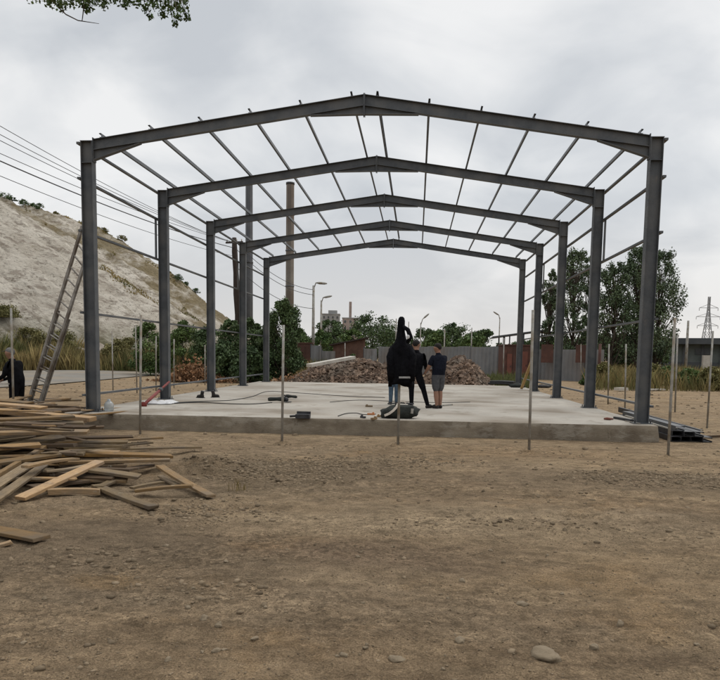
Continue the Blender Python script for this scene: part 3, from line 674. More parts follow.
PL = [((-60, 408), (93, 421), .17, .075, 0, 'thick fresh orange-tan beam on top of the plank pile', .1, None),
      ((-50, 416), (32, 395), .16, .04, 1, 'tan plank slanting up on pile top, below the man in cap', .15, None),
      ((-30, 415), (53, 404), .12, .045, 1, 'thin tan plank on pile top ending below the ladder', -.1, None),
      ((20, 413), (120, 408.5), .16, .035, 1, 'tan board behind pile reaching past front left column base', 0, (.55, .33)),
      ((66, 417), (146, 409.5), .14, .03, 0, 'orange-tan board behind pile ending at the corner post', 0, (.48, .30)),
      ((-70, 418), (60, 424), .20, .04, 3, 'dark brown board just beneath the thick orange beam', 0, None),
      ((-60, 426), (84, 424), .20, .045, 2, 'grey-brown board under the orange beam, ending near column', .05, None),
      ((-60, 431), (104, 428), .18, .04, 3, 'dark board of mid pile ending short of the slab corner', 0, None),
      ((-50, 440), (70, 432), .2, .04, 2, 'grey board of mid pile, just above the widest board', 0, None),
      ((-60, 446), (35, 438), .18, .04, 2, 'grey board sticking out under the mid pile at left edge', 0, None),
      ((-45, 462), (62, 438), .27, .05, 2, 'widest grey board, slanting across the middle of pile', .12, None),
      ((52, 444), (161, 438.5), .13, .035, 1, 'light tan board pointing right, uppermost of the low right planks', 0, (.30, .20)),
      ((60, 449), (150, 443), .18, .03, 2, 'grey board right under the light tan uppermost right board', 0, (.22, .15)),
      ((70, 452), (200, 448), .15, .03, 2, 'long thin grey board reaching furthest right from the pile', 0, (.2, .06)),
      ((40, 456), (172, 457), .15, .045, 0, 'long light board with fresh orange edge, pointing right', .15, (.24, .10)),
      ((60, 464), (170, 461), .15, .04, 1, 'tan board directly under the long light orange-edged one', 0, (.13, .07)),
      ((-40, 500), (46, 448), .07, .06, 1, 'thin square batten slanting steeply at the pile front left', 0, (.1, .34)),
      ((-30, 504), (44, 457), .14, .03, 2, 'grey board slanting steeply beside the square batten', .2, (.08, .28)),
      ((-20, 512), (50, 462), .11, .04, 2, 'narrow grey board slanting steeply, lowest of the three steep ones', .2, (.04, .24)),
      ((25, 468), (76, 460), .13, .035, 1, 'short tan board lying over the tops of the steep ones', 0, (.28, .26)),
      ((45, 472), (88, 466), .10, .03, 2, 'short grey offcut in the pile front above the slanted plank', 0, (.22, .2)),
      ((20, 500), (100, 463), .14, .045, 0, 'light plank slanting from front dirt up into the pile', .1, (.03, .24)),
      ((48, 494), (100, 494), .10, .07, 1, 'short thick tan block lying under the slanted light plank', 0, (.03, .03)),
      ((84, 470), (140, 478), .17, .04, 2, 'pale grey board at pile front pointing at lone crossed planks', .1, (.18, .10)),
      ((96, 487), (154, 509), .13, .045, 2, 'grey-brown plank lying alone on dirt before the pile', 0, (.03, .03)),
      ((98, 488), (112, 482), .12, .03, 2, 'short grey offcut by the upper end of the lone plank', 0, (.06, .06)),
      ((160, 467), (211, 497), .12, .035, 1, 'tan plank right of pile slanting down right, under crossing plank', 0, (.17, .03)),
      ((136, 492), (193, 487), .11, .035, 1, 'tan plank crossing the slanted one right of the pile', 0, (.05, .13)),
      ((131, 489), (163, 483), .08, .03, 2, 'short batten behind the crossing plank right of the pile', 0, (.04, .05)),
      ((160, 477), (178, 486), .08, .03, 2, 'short stub of board beside the slanted tan plank', 0, (.03, .03)),
      ((-60, 522), (42, 540), .19, .035, 1, 'tan board lying apart on the dirt in front of pile', 0, (.03, .02)),
      ((14, 531), (44, 537), .05, .03, 2, 'thin stick beside the tan board lying apart', 0, (.03, .03)),
      ((-20, 549), (12, 543), .07, .03, 1, 'small splintered stick before the tan board lying apart', 0, (.02, .02)),
      ((120, 450), (60, 437), .15, .035, 3, 'dark brown board crossing under the low right planks', 0, (.08, .3)),
      ((75, 476), (152, 466), .15, .035, 3, 'dark board in shadow under the long light boards', 0, (.08, .05)),
      ((30, 488), (115, 478), .18, .035, 3, 'dark brown board at pile bottom behind the slanted light plank', 0, (.06, .05)),
      ((-40, 478), (30, 470), .2, .04, 3, 'dark brown board buried below the steep boards', 0, (.12, .12))]
random.seed(21)
for a, b, wd, th, mi, lab, ro, z in PL: plank(a, b, wd, th, mi, lab, ro, z)
for a, b, wd, th, mi, lab in [((-40, 399), (30, 404), .2, .04, 1, 'wide tan board at very top of the pile, left picture edge'), ((-50, 403), (44, 409), .19, .045, 0, 'wide fresh board near pile top, sloping down right'), ((-40, 421), (74, 417), .2, .04, 1, 'wide tan board right below the thick orange beam'), ((-50, 436), (88, 433), .2, .045, 1, 'wide tan board across middle of the pile, upper'), ((-50, 452), (40, 446), .22, .045, 0, 'wide fresh board under the widest grey board'), ((-50, 470), (60, 455), .2, .04, 1, 'wide tan board slanting up behind the steep boards')]:
    plank(a, b, wd, th, mi, lab, .08, (hrel(a[1])+.07, hrel(b[1])+.06))
for k in range(26):
    v0 = random.uniform(404, 484); u0 = random.uniform(-30, 50); L_ = random.uniform(25, 80); L_ = min(L_, (80 if v0 < 438 else 110)-u0); a_ = random.uniform(-.10, .07)
    z = hrel(v0)+random.uniform(.02, .07)
    plank((u0, v0), (u0+L_, v0+L_*a_), random.uniform(.05, .11), random.uniform(.02, .035), random.choice([1, 2, 2, 3, 3, 0]), 'narrow loose batten lying among the boards of the plank pile', random.uniform(-.2, .2), (z, z+.02*a_), 'loose battens on the plank pile')
for k in range(70):                          # buried boards that carry the pile
    v = 402+k*1.12; z = hrel(v)*random.uniform(.35, .97)
    u0 = random.uniform(-90, -20); u1 = random.uniform(30, 98 if v < 440 else 135)
    plank((u0, v+random.uniform(-5, 5)), (u1, v+random.uniform(-5, 5)), random.uniform(.12, .22), random.uniform(.03, .05), random.choice([2, 3, 3, 1]), 'weathered board half buried in the middle of the plank pile', random.uniform(-.2, .2), (z, z*random.uniform(.7, 1.1)), 'buried boards of the plank pile')

# ---------------------------------------------------------------- ladder
b1, t1 = at(22, 412, .70), at(82.5, 226, .70); b2, t2 = at(33, 413, .36), at(92, 240, .36)
b1.z = gz(b1.x, b1.y); b2.z = gz(b2.x, b2.y)
lad = empty('ladder', (b1+b2)/2, 'tall worn aluminium ladder leaning against the front left column', 'ladder')
nrm = (t1-b1).cross(b2-b1).normalized()
for a, b in ((b1, t1), (b2, t2)):
    MB().bar(a, b, .05, .10, up=(b2-b1)).build('stile', ALU, lad)
    off = nrm*.06; q = a.lerp(b, .02)+off; 
    MB().bar(q, a.lerp(b, .58)+off, .035, .085, up=(b2-b1)).build('extension_stile', ALU, lad)
for k in range(1, 17):
    MB().tube([b1.lerp(t1, k/17.5), b2.lerp(t2, k/17.5)], .02, 6).build('rung', ALU, lad)
    if k < 10: MB().tube([b1.lerp(t1, k/17.5+.01)+nrm*.06, b2.lerp(t2, k/17.5+.01)+nrm*.06], .02, 6).build('rung', ALU, lad)

# ---------------------------------------------------------------- vegetation
def leaf_cloud(pts, sizes, r2):
    n = len(pts); pts = np.asarray(pts); s = np.asarray(sizes)[:, None]
    a = r2.normal(size=(n, 3)); a /= np.linalg.norm(a, axis=1)[:, None]
    b = np.cross(a, r2.normal(size=(n, 3))); b /= np.linalg.norm(b, axis=1)[:, None]
    b *= r2.uniform(.45, .8, (n, 1))
    V = np.stack([pts-a*s, pts+b*s*.9-a*s*.1, pts+a*s, pts-b*s*.9+a*s*.1], 1).reshape(-1, 3)
    return V, np.arange(4*n).reshape(n, 4)
def ctree(name, base, h, wid, leaf, crown_base, nl, ls, label, cat, group, seed, shape='round', nclump=26, trunk_r=None, lean=0):
    nclump = int(nclump*1.7); nl = int(nl*4.2); ls *= .70
    r2 = np.random.default_rng(seed); root = empty(name, base, label, cat, group); base = Vector(base)
    tr = trunk_r or h*.018
    mb = MB(); top = base+Vector((lean, 0, h*.86))
    pts = [base+(top-base)*t+Vector((.03*h*noise.noise((seed, t*3, 0)), .03*h*noise.noise((0, t*3, seed)), 0)) for t in (0, .2, .4, .6, .8, 1)]
    pts[0] = base-Vector((0, 0, .2))
    mb.tube(pts, [tr*1.3, tr, tr*.85, tr*.6, tr*.35, tr*.12], 7)
    cl_ = []
    for k in range(nclump):
        t = r2.uniform(crown_base, 1.0); tt = (t-crown_base)/(1-crown_base)
        if shape == 'poplar': rad = wid/2*1.3*(math.sin(math.pi*min(1, tt*.76+.20))**.5)*r2.uniform(.7, 1.2)
        elif shape == 'bush': rad = wid/2*math.sqrt(max(.05, 1-tt*tt))
        else: rad = wid/2*math.sqrt(max(.05, 1-(2*tt-1)**2))
        th = r2.uniform(0, 6.28); rr = rad*math.sqrt(r2.uniform(.12, 1))
        ax = base+(top-base)*min(t, .98)
        c = Vector((ax.x+rr*math.cos(th), ax.y+rr*math.sin(th), base.z+h*t*(.97 if shape != 'bush' else .92)))
        cl_.append((c, t)); k2 = max(.08, t-.22 if shape == 'poplar' else t*.62)
        s_ = base+(top-base)*k2
        mid = s_.lerp(c, .5)+Vector((0, 0, -.02*h))
        mb.tube([s_, mid, c], [tr*.38*(1.1-t*.6), tr*.22, tr*.07], 5)
    mb.build('trunk', BARK, root)
    P = []; S = []
    per = nl//nclump
    for c, t in cl_:
        cr_ = wid*(r2.uniform(.11, .215)*1.1 if shape != 'poplar' else r2.uniform(.10, .20)*1.1)*(.65 if t > .9 else 1)
        q = r2.normal(size=(per, 3)); q /= np.linalg.norm(q, axis=1)[:, None]; q *= (r2.random((per, 1))**.55)*cr_*r2.uniform(.75, 1.22, (per, 1))
        q[:, 2] *= (1.35 if shape == 'poplar' else .8)
        P.append(np.array(c)+q); S.append(r2.uniform(.6, 1.25, per)*ls)
    P = np.concatenate(P); P[:, 2] = np.maximum(P[:, 2], base.z+.05)
    V, Fq = leaf_cloud(P, np.concatenate(S), r2); np_mesh('crown', V, Fq, leaf, root)
    return root
# poplars
for i, (u, vt, w_, d_, lab) in enumerate([(548, 267, 17, 78, 'slim poplar left of the row, between fourth and third right columns'), (572, 250, 29, 76, 'tall dark poplar behind the third right column'), (588, 247, 20, 80, 'tall poplar just left of the second right column'),
        (612, 262, 32, 74, 'airy poplar just right of the second right column'), (636, 248, 40, 75, 'broadest poplar, left of the front right column'), (656, 252, 37, 77, 'poplar furthest right, showing beyond the front right column')]):
    b_ = dep(u, d_); h = zat(u, vt, d_)-G
    ctree('poplar_tree', b_, h, w_*d_/F_PX, LEAF_P, .17, (3000 if w_ > 36 else 2300) if w_ > 22 else 1500, .17, lab, 'tree', 'poplars behind the fence', 40+i, 'poplar', 62 if w_ > 22 else 36, trunk_r=.17)
# bushes left
B_ = [(150, 322, 34, 56, LEAF_M, 'bright green bush between first and second left columns'), (183, 318, 30, 56, LEAF_M, 'green bush just right of the second left column'), (208, 322, 30, 52, LEAF_D, 'dark green bush behind the third left column'),
      (231, 317, 30, 50, LEAF_D, 'dark bush below the timber pole'), (252, 316, 28, 48, LEAF_D, 'dark bush behind the fourth left column'), (268, 320, 24, 47, LEAF_D, 'dark dense bush behind the rearmost left column'),
      (222, 344, 30, 46, LEAF_D, 'low dark bush spilling before the taller ones, left of fourth column'), (250, 345, 30, 45, LEAF_D, 'low dark bush between fourth and rearmost left columns'), (300, 327, 26, 62, LEAF_M, 'light green bush right of the conical tree'), (118, 338, 26, 66, LEAF_O, 'olive bush by the road, right of the front left column'), (322, 328, 22, 70, LEAF_M, 'light green bush below the two lamp posts')]
B_ += [(690, 369, 24, 46, LEAF_M, 'low green weed bush in dry grass right of the leaning post'), (712, 366, 18, 44, LEAF_O, 'low olive weed bush in dry grass at right edge'), (604, 362, 18, 50, LEAF_O, 'olive weed bush at right end of the grey fence'), (650, 364, 24, 50, LEAF_O, 'olive weed bush right behind front right column'), (667, 367, 20, 52, LEAF_M, 'green weed bush behind the leaning post, in dry grass'), (590, 372, 14, 50, LEAF_M, 'small green weed bush before grey fence, right of second right column')]
for i, (u, vt, w_, d_, lf, lab) in enumerate(B_):
    b_ = dep(u, d_); ctree('bush', b_, zat(u, vt, d_)-G, w_*d_/F_PX*1.15, lf, .10, 2200, .13, lab, 'bush', 'bushes left of the slab' if i < 11 else 'weed bushes in the dry grass', 60+i, 'bush', 24, trunk_r=.05)
b_ = dep(284, 46); ctree('conical_tree', b_, zat(284, 300, 46)-G, 30*46/F_PX, LEAF_D, .12, 3400, .12, 'dark conical tree right of the rearmost left column, before the brown chimney', 'tree', None, 77, 'poplar', 48, trunk_r=.09)
# far trees
T_ = [(331, 320, 30, 130, LEAF_D, 'dark tree before the grey block of flats'), (372, 316, 46, 135, LEAF_D, 'big round tree between far buildings and draped jacket'), (352, 330, 22, 120, LEAF_M, 'small tree at left foot of the big round tree'), (392, 332, 22, 140, LEAF_D, 'small tree right of the big round tree, behind jacket'),
      (425, 329, 30, 140, LEAF_D, 'round tree above the heads of the two workers'), (453, 322, 30, 138, LEAF_D, 'tall bushy tree above the grey fence, right of the navy shirt man'), (437, 331, 26, 120, LEAF_M, 'lighter low tree between the two above the grey fence'), (470, 333, 24, 125, LEAF_M, 'low light tree over the middle of the grey fence'), (485, 329, 26, 140, LEAF_D, 'round dark tree left of the open shelter roof'),
      (302, 333, 24, 140, LEAF_D, 'dark tree beside the foot of the brown chimney'), (524, 341, 24, 110, LEAF_D, 'tree seen under the open shelter roof'), (560, 338, 30, 92, LEAF_M, 'low green tree at the feet of slim poplars'), (590, 335, 30, 95, LEAF_D, 'dark low tree at foot of tall poplars'), (622, 335, 34, 85, LEAF_D, 'dark bushy tree at foot of airy poplar'), (650, 336, 34, 88, LEAF_D, 'dark low tree left of the long shed'), (540, 342, 22, 110, LEAF_D, 'dark low tree behind red board on fence')]
for i, (u, vt, w_, d_, lf, lab) in enumerate(T_):
    b_ = dep(u, d_); ctree('far_tree', b_, zat(u, vt, d_)-G, w_*d_/F_PX*1.1, lf, .15, 1700, .30, lab, 'tree', 'trees beyond the site', 90+i, 'round', 26)
# shrubs on the hill crest and its falling edge
def ground_hill(x, y): return max(hz_(x, y), gz(x, y))
k = 0
def hill_hit(u, v):
    d = ray(u, v).normalized(); t = 30
    while t < 400:
        p = CAM+d*t
        if -189 < p.x < -25 and -9 < p.y < 224 and p.z < hz_(p.x, p.y): return p
        t += .5
    return None
def crest(u):
    for v in range(150, 345):
        p = hill_hit(u, v)
        if p: return p
    return None
HS = [(4, 2.6, 'shrub on the hill crest at the left picture edge'), (12, 1.6, 'low shrub on hill crest, second from left edge'), (23, 2.2, 'rounded shrub on hill crest left of the ladder'), (33, 1.8, 'wide low shrub on hill crest above the ladder'), (40, 2.2, 'shrub on hill crest nearest the wires by the column'), (56, 1.2, 'tiny shrub on the hill crest left of front column'),
      (178, 2.6, 'shrub on the falling hill edge right of second left column'), (186, 1.6, 'small shrub on hill edge beside the larger one'), (196, 2.2, 'shrub low on the falling hill edge by third left column'), (104, 2.0, 'dry shrub on hill crest just right of front left column'), (122, 2.4, 'dry shrub on the last hump of the hill crest')]
for i, (u, s_, lab) in enumerate(HS):
    p = crest(u)
    if p is None: continue
    lf = LEAF_D if i in (0, 1, 2, 3, 4, 6, 7, 8) else LEAF_O
    ctree('shrub', (p.x, p.y, hz_(p.x, p.y)-.3), s_*.55, s_*1.0, lf, .1, 200, .17, lab, 'shrub', 'shrubs on the hill', 130+i, 'bush', 10, trunk_r=.05)
# grass
def grass(name, n, sampler, hmin, hmax, wd, m, label, seed):
    r2 = np.random.default_rng(seed); V = []
    for _ in range(n):
        x, y, z = sampler(r2); h = r2.uniform(hmin, hmax)*(.7+.6*max(0, noise.noise((x*.25, y*.25, 8))+.5)); a = r2.uniform(0, 6.28); w2 = wd*r2.uniform(.6, 1.2)
        lx, ly = r2.normal(0, .22, 2)*h; ca, sa = math.cos(a)*w2, math.sin(a)*w2
        V += [(x-ca, y-sa, z-.05), (x+ca, y+sa, z-.05), (x+lx*.5+ca*.6, y+ly*.5+sa*.6, z+h*.6), (x+lx, y+ly, z+h)]
    o = np_mesh(name, np.array(V), np.arange(4*n).reshape(n, 4), m); tag(o, label, 'grass', kind='stuff'); return o
def s_right(r2):
    while True:
        u, d_ = r2.uniform(588, 800), 42/(1-r2.random()*.52)
        if d_ < 47+6*noise.noise((u*.03, 0, 0)) and r2.random() < .75: continue
        if noise.noise((u*.035, d_*.09, 3)) < -.35: continue
        p = dep(u, d_); return p.x, p.y, gz(p.x, p.y)
grass('dry_grass', 26000, s_right, .2, 1.25, .022, DRYG, 'tall dry yellow grass on the right beyond the dirt', 3)
def s_left(r2):
    while True:
        u, d_ = r2.uniform(-120, 250), r2.uniform(62, 82)
        p = dep(u, d_)
        if p.x < -190 or (p.x < -25 and hz_(p.x, p.y) > G+1.6): continue
        return p.x, p.y, max(gz(p.x, p.y), hz_(p.x, p.y) if p.x < -25 else -9)
grass('dry_grass', 26000, s_left, .6, 2.1, .045, DRYG, 'dry yellow and green grass strip between road and hill foot', 4)
def s_mid(r2):
    u = r2.uniform(474, 530); p = dep(u, r2.uniform(42, 58)); return p.x, p.y, gz(p.x, p.y)
grass('green_grass', 3500, s_mid, .25, .7, .03, GREENG, 'green weeds between right rubble heap and the rust red shed', 6)
def s_bed(r2):
    u = r2.uniform(286, 330); p = dep(u, r2.uniform(49, 56)); return p.x, p.y, gz(p.x, p.y)
grass('green_grass', 1800, s_bed, .5, 1.3, .04, DRYG, 'yellow weeds before the rust red wall left of rubble', 8)
def s_tuft(r2):
    p = onz(237, 491); return p.x+r2.normal(0, .08), p.y+r2.normal(0, .06), gz(p.x, p.y)
grass('weed_tuft', 34, s_tuft, .05, .15, .005, DRYG, 'small olive weed tuft right of the crossed planks', 9)
def s_hill(r2):
    while True:
        x, y = r2.uniform(-80, -34), r2.uniform(60, 212); z = hz_(x, y)
        if z < G+.5: continue
        k = noise.fractal((x*.07, y*.035, 31), .8, 2, 4)+(y-120)/170+(.25 if z > 28 else 0)
        if k < .44: continue
        return x, y, z
grass('hill_grass', 14000, s_hill, .08, .34, .16, DRYG, 'patchy yellow-brown grass tufts growing on the hill slope', 14)
# weeds on the hill foot as bushes
for i, (u, vt, w_, d_, lf, lab) in enumerate([(5, 318, 30, 74, LEAF_O, 'olive scrub at hill foot behind the man in cap'), (30, 322, 30, 72, LEAF_O, 'olive scrub at hill foot, seen through the ladder'), (62, 318, 30, 73, LEAF_O, 'olive scrub at hill foot between ladder and front column'), (130, 328, 26, 72, LEAF_O, 'olive scrub at hill foot above the corner post'), (172, 333, 26, 66, LEAF_M, 'green scrub above the dry brush pile')]):
    b_ = dep(u, d_); 
    if b_.x < -25: b_.z = max(b_.z, hz_(b_.x, b_.y)-.2)
    ctree('scrub_bush', b_, max(1.0, (zat(u, vt, d_)-b_.z)*.8), w_*d_/F_PX*1.3, lf, .08, 1300, .14, lab, 'bush', 'scrub at the hill foot', 150+i, 'bush', 18, trunk_r=.05)
# dry brush pile
b_ = dep(195, 45); r2 = np.random.default_rng(5); q = r2.normal(size=(2600, 3))*np.array([1.0, .7, .42]); q[:, 2] = np.abs(q[:, 2])*1.2*np.exp(-(q[:, 0]/1.6)**2)
V, Fq = leaf_cloud(q+np.array(b_)+np.array([0, 0, .05]), r2.uniform(.07, .16, 2600), r2)
tag(np_mesh('brush_pile', V, Fq, BRUSH), 'heap of orange-brown dry brush between second and third left columns', 'brush pile')
b_ = dep(298, 43); q = r2.normal(size=(900, 3))*np.array([.6, .5, .25]); q[:, 2] = np.abs(q[:, 2])
V, Fq = leaf_cloud(q+np.array(b_), r2.uniform(.06, .13, 900), r2); tag(np_mesh('brush_pile', V, Fq, BRUSH), 'small heap of reddish dry brush at left end of rubble', 'brush pile')

# overhanging tree, trunk out of frame on the left
root = empty('overhanging_tree', (-6.6, -11.6, G), 'leafy branch hanging into the top left from a near tree', 'tree')
mb = MB(); tb = Vector((-6.6, -11.6, G-.2))
mb.tube([tb, tb+Vector((.1, 0, 1.8)), tb+Vector((.25, .1, 3.6)), tb+Vector((.2, .1, 5.6)), tb+Vector((.3, .2, 7.4))], [.22, .18, .15, .10, .04], 9)
tips = []
Yb = -9.9
limb = [tb+Vector((.25, .1, 3.7)), Vector((-5.0, -10.8, 4.5)), at(-20, -22, -10.2), at(60, -14, Yb), at(130, -12, Yb), at(178, 0, Yb)]
mb.tube(limb, [.09, .075, .05, .032, .02, .008], 7)
mb.tube([at(40, -16, -9.95), at(58, 7, Yb), at(66, 14.5, Yb), at(78, 20.5, Yb), at(99, 23.7, Yb)], [.012, .007, .006, .005, .002], 6)
mb.tube([at(82, 21.5, Yb), at(83, 14, Yb), at(84, 4, -9.95), at(80, -13, -9.93)], [.004, .005, .006, .008], 5)
cl_ = [(50, 2, 6), (58, 3, 9), (62, 7, 6), (72, 1, 7), (82, 1, 7), (88, 5, 7), (87, 10, 3.5), (98, 1, 7), (104, 5, 5), (110, 0, 6), (126, 5, 4.5), (138, 1, 6), (146, 9, 5), (152, 4, 7), (160, 1, 8), (163, 14, 5), (170, 8, 8), (176, 5, 8), (178, 16, 5), (183, 10, 6), (187, 17, 4), (175, 24, 3.5), (184, 0, 7), (120, -6, 12), (95, -10, 14), (60, -10, 14), (150, -10, 14), (175, -10, 12), (30, -10, 14), (128, -2, 5), (150, 17, 3.5)]
P = []; S = []
r2 = np.random.default_rng(12)
for (u, v, r_) in cl_:
    rr = r_*7/F_PX; n_ = int(38*r_/5*(1.5 if v < 0 else 1)); c = at(u, v, Yb+r2.normal(0, .12))
    q = r2.normal(size=(n_, 3)); q /= np.linalg.norm(q, axis=1)[:, None]; q *= r2.random((n_, 1))**.5*rr
    P.append(np.array(c)+q); S.append(r2.uniform(.012, .025, n_))
    s_ = at(min(178, max(-10, u-6)), -12, Yb); mb.tube([s_, s_.lerp(c, .6)+Vector((0, 0, .01)), c], [.006, .004, .002], 4)
for k in range(40):                           # the rest of its crown
    th = r2.uniform(0, 6.28); rr = 1.9*math.sqrt(r2.random()); c = Vector((-6.5+rr*math.cos(th), -11.5+rr*math.sin(th), r2.uniform(4.2, 7.8)))
    mb.tube([tb+Vector((.25, .1, 3.4+r2.random()*2.2)), c], [.04, .01], 5)
    q = r2.normal(size=(70, 3))*.28; P.append(np.array(c)+q); S.append(r2.uniform(.025, .045, 70))
mb.build('trunk', BARK, root)
V, Fq = leaf_cloud(np.concatenate(P), np.concatenate(S), r2); np_mesh('crown', V, Fq, LEAF_M, root)

# ---------------------------------------------------------------- chimneys, poles, wires, pylon
def chimney(u0, u1, vt, d_, m, bands, label):
    u = (u0+u1)/2; b_ = dep(u, d_); h = zat(u, vt, d_)-G; r_ = (u1-u0)/2*d_/F_PX
    root = empty('chimney', b_, label, 'chimney', 'factory chimneys')
    mb = MB(); mb.tube([b_+Vector((0, 0, z)) for z in (-.5, h*.5, h-.8, h)], [r_*1.12, r_*1.04, r_, r_], 20, smooth=True); mb.build('shaft', m, root)
    for t in bands:
        MB().tube([b_+Vector((0, 0, h*t)), b_+Vector((0, 0, h*t+.35))], r_*1.12+.04, 20).build('band', DARKST if m is CHIM_S else CHIM_S, root)
    MB().tube([b_+Vector((0, 0, h-.5)), b_+Vector((0, 0, h+.05))], r_*1.1, 20).build('rim', DARKST, root)
    mb = MB()
    for k in (-.25, .25): mb.bar(b_+Vector((k, -r_*1.25, 0)), b_+Vector((k, -r_*1.12-.05, h)), .06)
    mb.build('climbing_rails', DARKST, root)
chimney(245.6, 252.6, 187, 190, CHIM_S, (.55, .8), 'slim dark grey steel chimney behind the fourth left column')
chimney(285.5, 293.2, 187.5, 200, CHIM_C, (.42, .62, .82), 'brown banded concrete chimney right of the grey steel one')
# timber pole
pb = dep(240, 56); pt = dep(234.5, 56); pt.z = zat(234.5, 240, 56)
pole = empty('utility_pole', pb, 'dark weathered timber utility pole left of the fourth left column', 'pole')
mb = MB(); pts = [pb.lerp(pt, t)+Vector((.10*noise.noise((t*5, 1, 0)), 0, 0)) for t in (0, .15, .3, .45, .6, .75, .9, 1)]; pts[0].z -= .3
mb.tube(pts, [.26, .25, .23, .22, .25, .2, .22, .16], 9); mb.build('shaft', POLEW, pole)
q0 = dep(238, 56); q1 = pb.lerp(pt, .97); MB().tube([q0+Vector((.55, 0, -.3)), q1.lerp(q0, .5)+Vector((.25, -.1, 0)), q1+Vector((.1, -.1, 0))], [.17, .15, .10], 8).build('brace_pole', POLEW, pole)
MB().bar(pt+Vector((-.7, .2, -.35)), pt+Vector((.7, -.2, -.35)), .1, .12).build('crossarm', POLEW, pole)
mb = MB()
for k in (-.6, -.2, .2, .6): mb.tube([pt+Vector((k, -.2*k/.7, -.3)), pt+Vector((k, -.2*k/.7, -.12))], .05, 6)
mb.build('insulators', WHITEW, pole)
# second pole off frame carries the other ends
def wire(a, b, sag, r_, label, group='overhead wires crossing the left sky'):
    n = 24; pts = [a.lerp(b, i/n)+Vector((0, 0, -sag*4*(i/n)*(1-i/n))) for i in range(n+1)]
    tag(MB().tube(pts, r_, 5).build('overhead_wire', WIRE), label, 'wire', group)
NP = dep(-150, 24); nt_ = 24
vlist = [(124, 243, 'topmost of the overhead wires on the left'), (134, 244, 'second overhead wire from the top on the left'), (141, 246, 'third overhead wire from the top on the left'), (155, 247, 'third overhead wire from the bottom on the left'), (161, 250, 'thick second lowest overhead wire on the left'), (176, 258, 'lowest overhead wire on the left, crossing before the hill')]
def ext(v0, vp, d0=24, d1=56):
    # a straight wire through (u=0, v0) and the pole, continued to the off-frame pole
    P = pt.copy(); P.z = zat(234, vp, 56)
    best = None
    for k in range(400):
        z = P.z-4+k*.03; Q = Vector((NP.x, NP.y, z))
        # image row where it crosses u = 0
        lo_, hi_ = 0., 1.
        for _ in range(30):
            t = (lo_+hi_)/2; X = P.lerp(Q, t); X = X+Vector((0, 0, -.5*4*t*(1-t))); d = X-CAM; u = 360+F_PX*d.dot(RGT)/d.dot(FWD)
            if u > 0: lo_ = t
            else: hi_ = t
        v = 340+CY_OFF-F_PX*d.dot(UPV)/d.dot(FWD)
        if best is None or abs(v-v0) < best[0]: best = (abs(v-v0), Q)
    return P, best[1]
zmax = 0
for i, (v0, vp, lab) in enumerate(vlist):
    P, Q = ext(v0, vp); P = P+Vector(((-.6, -.2, .2, .6, 0, 0)[i], 0, 0)); zmax = max(zmax, Q.z)
    wire(P, Q, .5, .028 if i == 4 else .015, lab)
MB_ = MB().tube([(NP.x, NP.y, G-.3), (NP.x, NP.y, zmax+.3)], [.17, .12], 10)
tag(MB_.build('utility_pole', GALV), 'utility pole beyond the left picture edge carrying the overhead wires', 'pole')
# lamp posts
def lamp(u, vt, d_, arm, label, m=GALV, r_=.12, vb=None):
    b_ = dep(u, d_); t_ = b_.copy(); t_.z = zat(u, vt, d_); root = empty('lamp_post', b_, label, 'lamp post', 'lamp posts beyond the site')
    MB().tube([b_-Vector((0, 0, .2)), t_], [r_*1.2, r_*.75], 8).build('shaft', m, root)
    if arm:
        du, dv = arm; e_ = dep(u+du, d_); e_.z = zat(u+du, vt-dv, d_)
        mid = t_.lerp(e_, .5)+Vector((0, 0, .12)); MB().tube([t_-Vector((0, 0, .3)), mid, e_], .05, 6).build('arm', m, root)
        dx = (e_-mid).normalized(); MB().tube([e_-dx*.15, e_+dx*.1, e_+dx*.55, e_+dx*.75], [.05, .11, .10, .04], 8).build('lamp_head', GALV, root)
    return t_
l1 = lamp(313, 286.5, 62, (4.5, 2.5), 'taller grey lamp post with arm, right of the brown chimney', r_=.13)
lamp(320.8, 301, 75, (3.5, 3), 'shorter lamp post standing right of the taller lamp post', r_=.12)
lamp(395.6, 319, 95, None, 'thin bare post left of the jacket hood, above rubble', r_=.09)
lamp(420, 323, 90, (3.5, 5), 'lamp post with curved arm above the black clad worker', r_=.08)
lamp(408, 322, 110, None, 'thin far post just right of the jacket hood', r_=.09)
lamp(444, 329, 90, None, 'thin far post between trees right of navy shirt man', r_=.09)
lamp(471, 328, 100, None, 'thin far post over the middle of grey fence', r_=.09)
lamp(498.5, 318, 100, (-2, 3), 'tall thin post beside the shelter roof', r_=.09)
lamp(686, 321, 85, None, 'grey pole before the long dark shed', r_=.17)
for i, (dz, lab) in enumerate(((.0, 'upper wire from timber pole to taller lamp post'), (-.7, 'middle wire from timber pole to taller lamp post'), (-2.6, 'lowest wire from timber pole to taller lamp post'))):
    wire(pt+Vector((0, 0, -.2+dz*.7)), l1+Vector((0, 0, -.35+dz*.6)), .75, .022, lab, 'wires from timber pole to lamp post')
